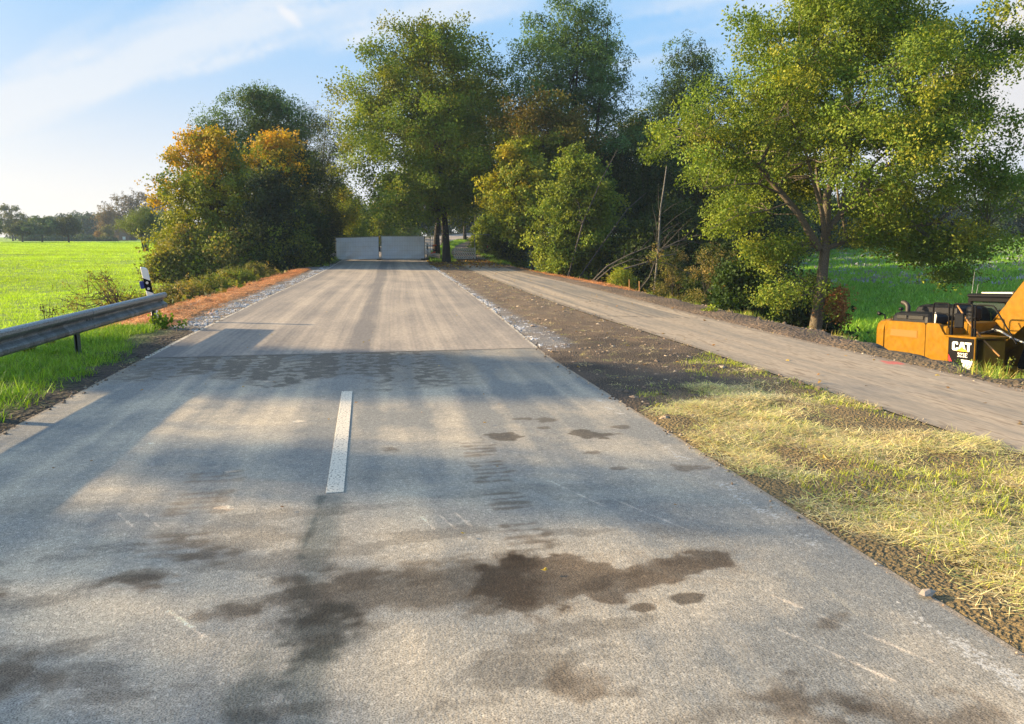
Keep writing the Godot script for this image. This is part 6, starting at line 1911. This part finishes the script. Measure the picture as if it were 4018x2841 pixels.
func build_small() -> void:
	var st = put(stone_mesh(90, 0.32), "stone", mat("pebble", lin(0.34, 0.28, 0.22), 0.85))
	st.position = Vector3(2.70, 0.022, -3.14)
	st.scale = Vector3(0.06, 0.055, 0.035)
	st.rotation.y = 0.4
	tag(st, "flat stone lying on the right edge of the asphalt", "stone")
	for k in [[Vector3(9.28, 0, -26.3), 0.40, "left one of two rusty brown survey pegs beside the path"], [Vector3(9.40, 0, -25.6), 0.38, "right one of two rusty brown survey pegs beside the path"]]:
		var mb = MB.new()
		mb.rbox(Vector3(0, k[1] * 0.5 - 0.1, 0), Vector3(0.035, k[1] + 0.2, 0.035), 0.006)
		mb.rbox(Vector3(0, k[1] - 0.015, 0), Vector3(0.042, 0.03, 0.042), 0.008)
		var o = put(mb, "survey_peg", M.wood)
		o.position = k[0]
		o.rotation.z = 0.04
		tag(o, k[2], "survey peg", "survey pegs")
	# the dead leaning stem
	rng.seed = 31
	var ds = thing("dead_stem", "thin pale dead birch stem standing before the dark wood", "dead tree", Vector3(14.2, ground(14.2, -37.0) - 0.1, -37.0))
	var b = ds.position
	var mb = MB.new()
	mb.col = Color(0.42, 0.39, 0.34)
	mb.tube([Vector3.ZERO, Vector3(14.5, 1.34, -36.94) - b, Vector3(14.53, 2.4, -36.94) - b, Vector3(14.55, 3.3, -36.94) - b, Vector3(14.68, 4.4, -36.9) - b, Vector3(14.8, 5.5, -36.9) - b], [0.055, 0.048, 0.045, 0.04, 0.035, 0.025], 7)
	put(mb, "stem", M.bark, ds)
	mb = MB.new()
	mb.col = Color(0.20, 0.17, 0.14)
	for k in 13:
		var y = rng.randf_range(0.5, 3.4) - b.y
		var p = Vector3(14.45, 0, -36.94) - Vector3(b.x, 0, b.z) + Vector3(0, y, 0)
		var e = p + Vector3(rng.randf_range(-0.4, 1.7), rng.randf_range(0.3, 1.6), rng.randf_range(-0.6, 0.6))
		mb.tube([p, p.lerp(e, 0.5) + Vector3(0, 0.1, 0), e], [0.018, 0.013, 0.005], 4)
	put(mb, "twigs", M.bark, ds)
	# cut branches
	var i = 0
	for k in [[[Vector3(10.3, -0.15, -34.6), Vector3(11.0, 0.6, -34.4), Vector3(11.9, 1.1, -34.2), Vector3(13.0, 1.55, -34.1)], 0.045, "long cut branch leaning up beside the path, pale barked"], [[Vector3(10.5, -0.2, -34.9), Vector3(11.3, 0.55, -34.6), Vector3(12.2, 0.95, -34.3), Vector3(13.1, 0.75, -34.0)], 0.035, "cut branch crossing under the long leaning one"], [[Vector3(11.7, 0.5, -34.0), Vector3(12.9, 0.85, -33.8), Vector3(13.7, 0.75, -33.6), Vector3(14.7, 0.25, -33.4)], 0.04, "bent cut branch drooping to the right of the pile"], [[Vector3(12.9, 0.95, -33.9), Vector3(13.6, 1.1, -33.8), Vector3(14.1, 1.18, -33.7)], 0.05, "short thick cut branch with a bright sawn end"], [[Vector3(12.2, -0.9, -34.1), Vector3(12.9, 0.1, -33.9), Vector3(13.3, 1.3, -33.8), Vector3(14.0, 2.0, -33.8)], 0.035, "upright forked branch in the middle of the pile"], [[Vector3(13.2, 1.3, -33.9), Vector3(14.2, 1.75, -33.8), Vector3(15.1, 2.05, -33.7)], 0.03, "thin branch sticking out right above the pile"]]:
		var t = thing("cut_branch", k[2], "branch", k[0][0], "pile of cut branches by the path")
		var m2 = MB.new()
		m2.col = Color(0.30, 0.26, 0.21)
		var pts = []
		var rr = []
		for q in k[0].size():
			pts.append(k[0][q] - k[0][0])
			rr.append(k[1] * lerpf(1.0, 0.45, q / (k[0].size() - 1.0)))
		m2.tube(pts, rr, 6)
		put(m2, "limb", M.bark, t)
		m2 = MB.new()
		m2.col = Color(0.22, 0.19, 0.16)
		for q in 7:
			var f = rng.randi_range(1, pts.size() - 1)
			var p = pts[f - 1].lerp(pts[f], rng.randf())
			var e = p + (pts[-1] - pts[0]).normalized() * rng.randf_range(0.2, 0.7) + Vector3(rng.randfn(), rng.randfn() + 0.4, rng.randfn()) * 0.28
			m2.tube([p, p.lerp(e, 0.5) + Vector3(0, 0.05, 0), e], [0.012, 0.009, 0.004], 4)
		put(m2, "twigs", M.bark, t)
		if i == 4:
			var xf = []
			var cl = []
			for q in 70:
				xf.append(Transform3D(rot_any(), pts[2] + Vector3(rng.randfn() * 0.35, rng.randfn() * 0.25 - 0.3, rng.randfn() * 0.3)))
				cl.append(pick(HAZEL + SCRUB))
			scatter("leaves", leaf_cluster_for("small"), M.leaf, xf, cl, t)
		i += 1
	# weeds
	var lushw = [Color(0.18, 0.27, 0.045), Color(0.13, 0.22, 0.035), Color(0.28, 0.30, 0.06)]
	var k2 = 0
	for w in [[9.55, -10.9, 0.55, "leafy weed just right of the excavator's lettering"], [9.6, -10.3, 0.75, "bushiest weed beside the excavator's boom foot"], [9.7, -9.7, 0.70, "tall weed at the right frame edge below the boom"], [10.2, -10.4, 1.0, "weed with dry stalks right behind the bushiest one"], [9.2, -9.3, 0.45, "lower weed nearest the path at the right frame edge"]]:
		weed(w[3], Vector2(w[0], w[1]), w[2], 0.32, 16, lushw, "small", 7, 500 + k2, Color(0.22, 0.20, 0.08))
		k2 += 1
	for w in [[-5.25, -13.9, 0.85, "dry brown dock stalk behind the guardrail joint"], [-5.15, -12.9, 0.55, "shorter dry dock stalks under the guardrail"], [-5.4, -11.4, 0.5, "brown stalks under the guardrail nearest the left frame edge"]]:
		weed(w[3], Vector2(w[0], w[1]), w[2], 0.16, 6, [Color(0.14, 0.07, 0.035), Color(0.20, 0.12, 0.05)], "small", 8, 500 + k2, Color(0.14, 0.08, 0.05))
		k2 += 1
	weed("bright leafy weed at the foot of the guardrail's end post", Vector2(-4.1, -16.5), 0.34, 0.26, 14, [Color(0.17, 0.26, 0.03), Color(0.12, 0.21, 0.02)], "broad", 6, 520, Color(0.12, 0.16, 0.03))
	weed("single bright weed on the bare bank right of the path", Vector2(8.35, -17.6), 0.22, 0.10, 6, [Color(0.26, 0.32, 0.05)], "broad", 4, 521, Color(0.2, 0.2, 0.05))
	weed("withered bush of yellowed weeds left of the excavator", Vector2(11.3, -18.6), 0.9, 0.7, 34, [Color(0.26, 0.19, 0.06), Color(0.20, 0.19, 0.05), Color(0.30, 0.17, 0.06)], "small", 6, 522, Color(0.2, 0.15, 0.08))
	weed("second withered weed bush close behind the counterweight", Vector2(12.6, -19.8), 1.3, 0.7, 30, [Color(0.26, 0.19, 0.06), Color(0.20, 0.19, 0.05)], "small", 6, 523, Color(0.2, 0.15, 0.08))
	# farmhouse
	var h = thing("farmhouse", "small farmhouse with a steep red roof across the meadow", "farmhouse", Vector3(-83.1, ground(-83.1, -285.4) - 0.2, -285.4))
	h.rotation.y = 0.25
	var wl = MB.new()
	wl.rbox(Vector3(0, 0.9, 0), Vector3(7.0, 1.9, 9.0))
	wl.prism(PackedVector2Array([Vector2(-3.5, 1.85), Vector2(3.5, 1.85), Vector2(0, 5.0)]), -4.48, 4.48)
	put(wl, "wall", M.brick_wall, h)
	for s in [-1, 1]:
		var rf = MB.new()
		rf.prism(PackedVector2Array([Vector2(s * 4.0, 1.5), Vector2(s * 4.0, 1.7), Vector2(0, 5.3), Vector2(0, 5.05)]), -4.9, 4.9)
		put(rf, "roof", M.brick_roof, h)
	var rid = MB.new()
	rid.tube([Vector3(0, 5.28, -4.9), Vector3(0, 5.28, 4.9)], [0.16, 0.16], 6)
	put(rid, "ridge", M.brick_roof, h)
	for x in [-2.0, 0.0, 2.0]:
		var wd = MB.new()
		wd.rbox(Vector3(x, 1.0, 4.51), Vector3(0.9, 1.0 if x != 0.0 else 1.8, 0.06), 0.01)
		put(wd, "window" if x != 0.0 else "door", M.white_paint if x != 0.0 else M.wood, h)

func _ready() -> void:
	var cam = Camera3D.new()
	cam.name = "camera"
	cam.fov = 2.0 * rad_to_deg(atan(811.5 / 1715.0))
	cam.near = 0.05
	cam.far = 3000.0
	cam.position = Vector3(0, 1.75, 0)
	cam.rotation_degrees = Vector3(-8.95, -10.72, 0)
	add_child(cam)
	cam.current = true
	nz.seed = 3
	nz.frequency = 0.13
	nz.fractal_octaves = 3
	nz2.seed = 8
	nz2.frequency = 0.45
	nz2.fractal_octaves = 4
	var env = Environment.new()
	env.background_mode = Environment.BG_SKY
	env.tonemap_mode = Environment.TONE_MAPPER_LINEAR
	env.tonemap_exposure = EXPOSURE
	env.fog_enabled = true
	env.fog_density = 0.00035
	env.fog_light_color = Color(0.78, 0.88, 1.0)
	env.sdfgi_enabled = true
	env.ssao_enabled = true
	env.ssil_enabled = true
	var sm = PanoramaSkyMaterial.new()
	sm.panorama = make_sky()
	env.sky = Sky.new()
	env.sky.sky_material = sm
	var we = WorldEnvironment.new()
	we.name = "world_environment"
	we.environment = env
	add_child(we)
	var sun = DirectionalLight3D.new()
	sun.name = "sun"
	sun.light_energy = 1.1
	sun.light_color = Color(1.0, 0.87, 0.66)
	sun.light_angular_distance = 0.55
	sun.shadow_enabled = true
	sun.basis = Basis.looking_at(-SUN, Vector3.UP)
	add_child(sun)
	make_lut()
	materials()
	build_ground()
	build_trees()
	build_rails()
	build_fences()
	build_excavator()
	build_small()
	cover()
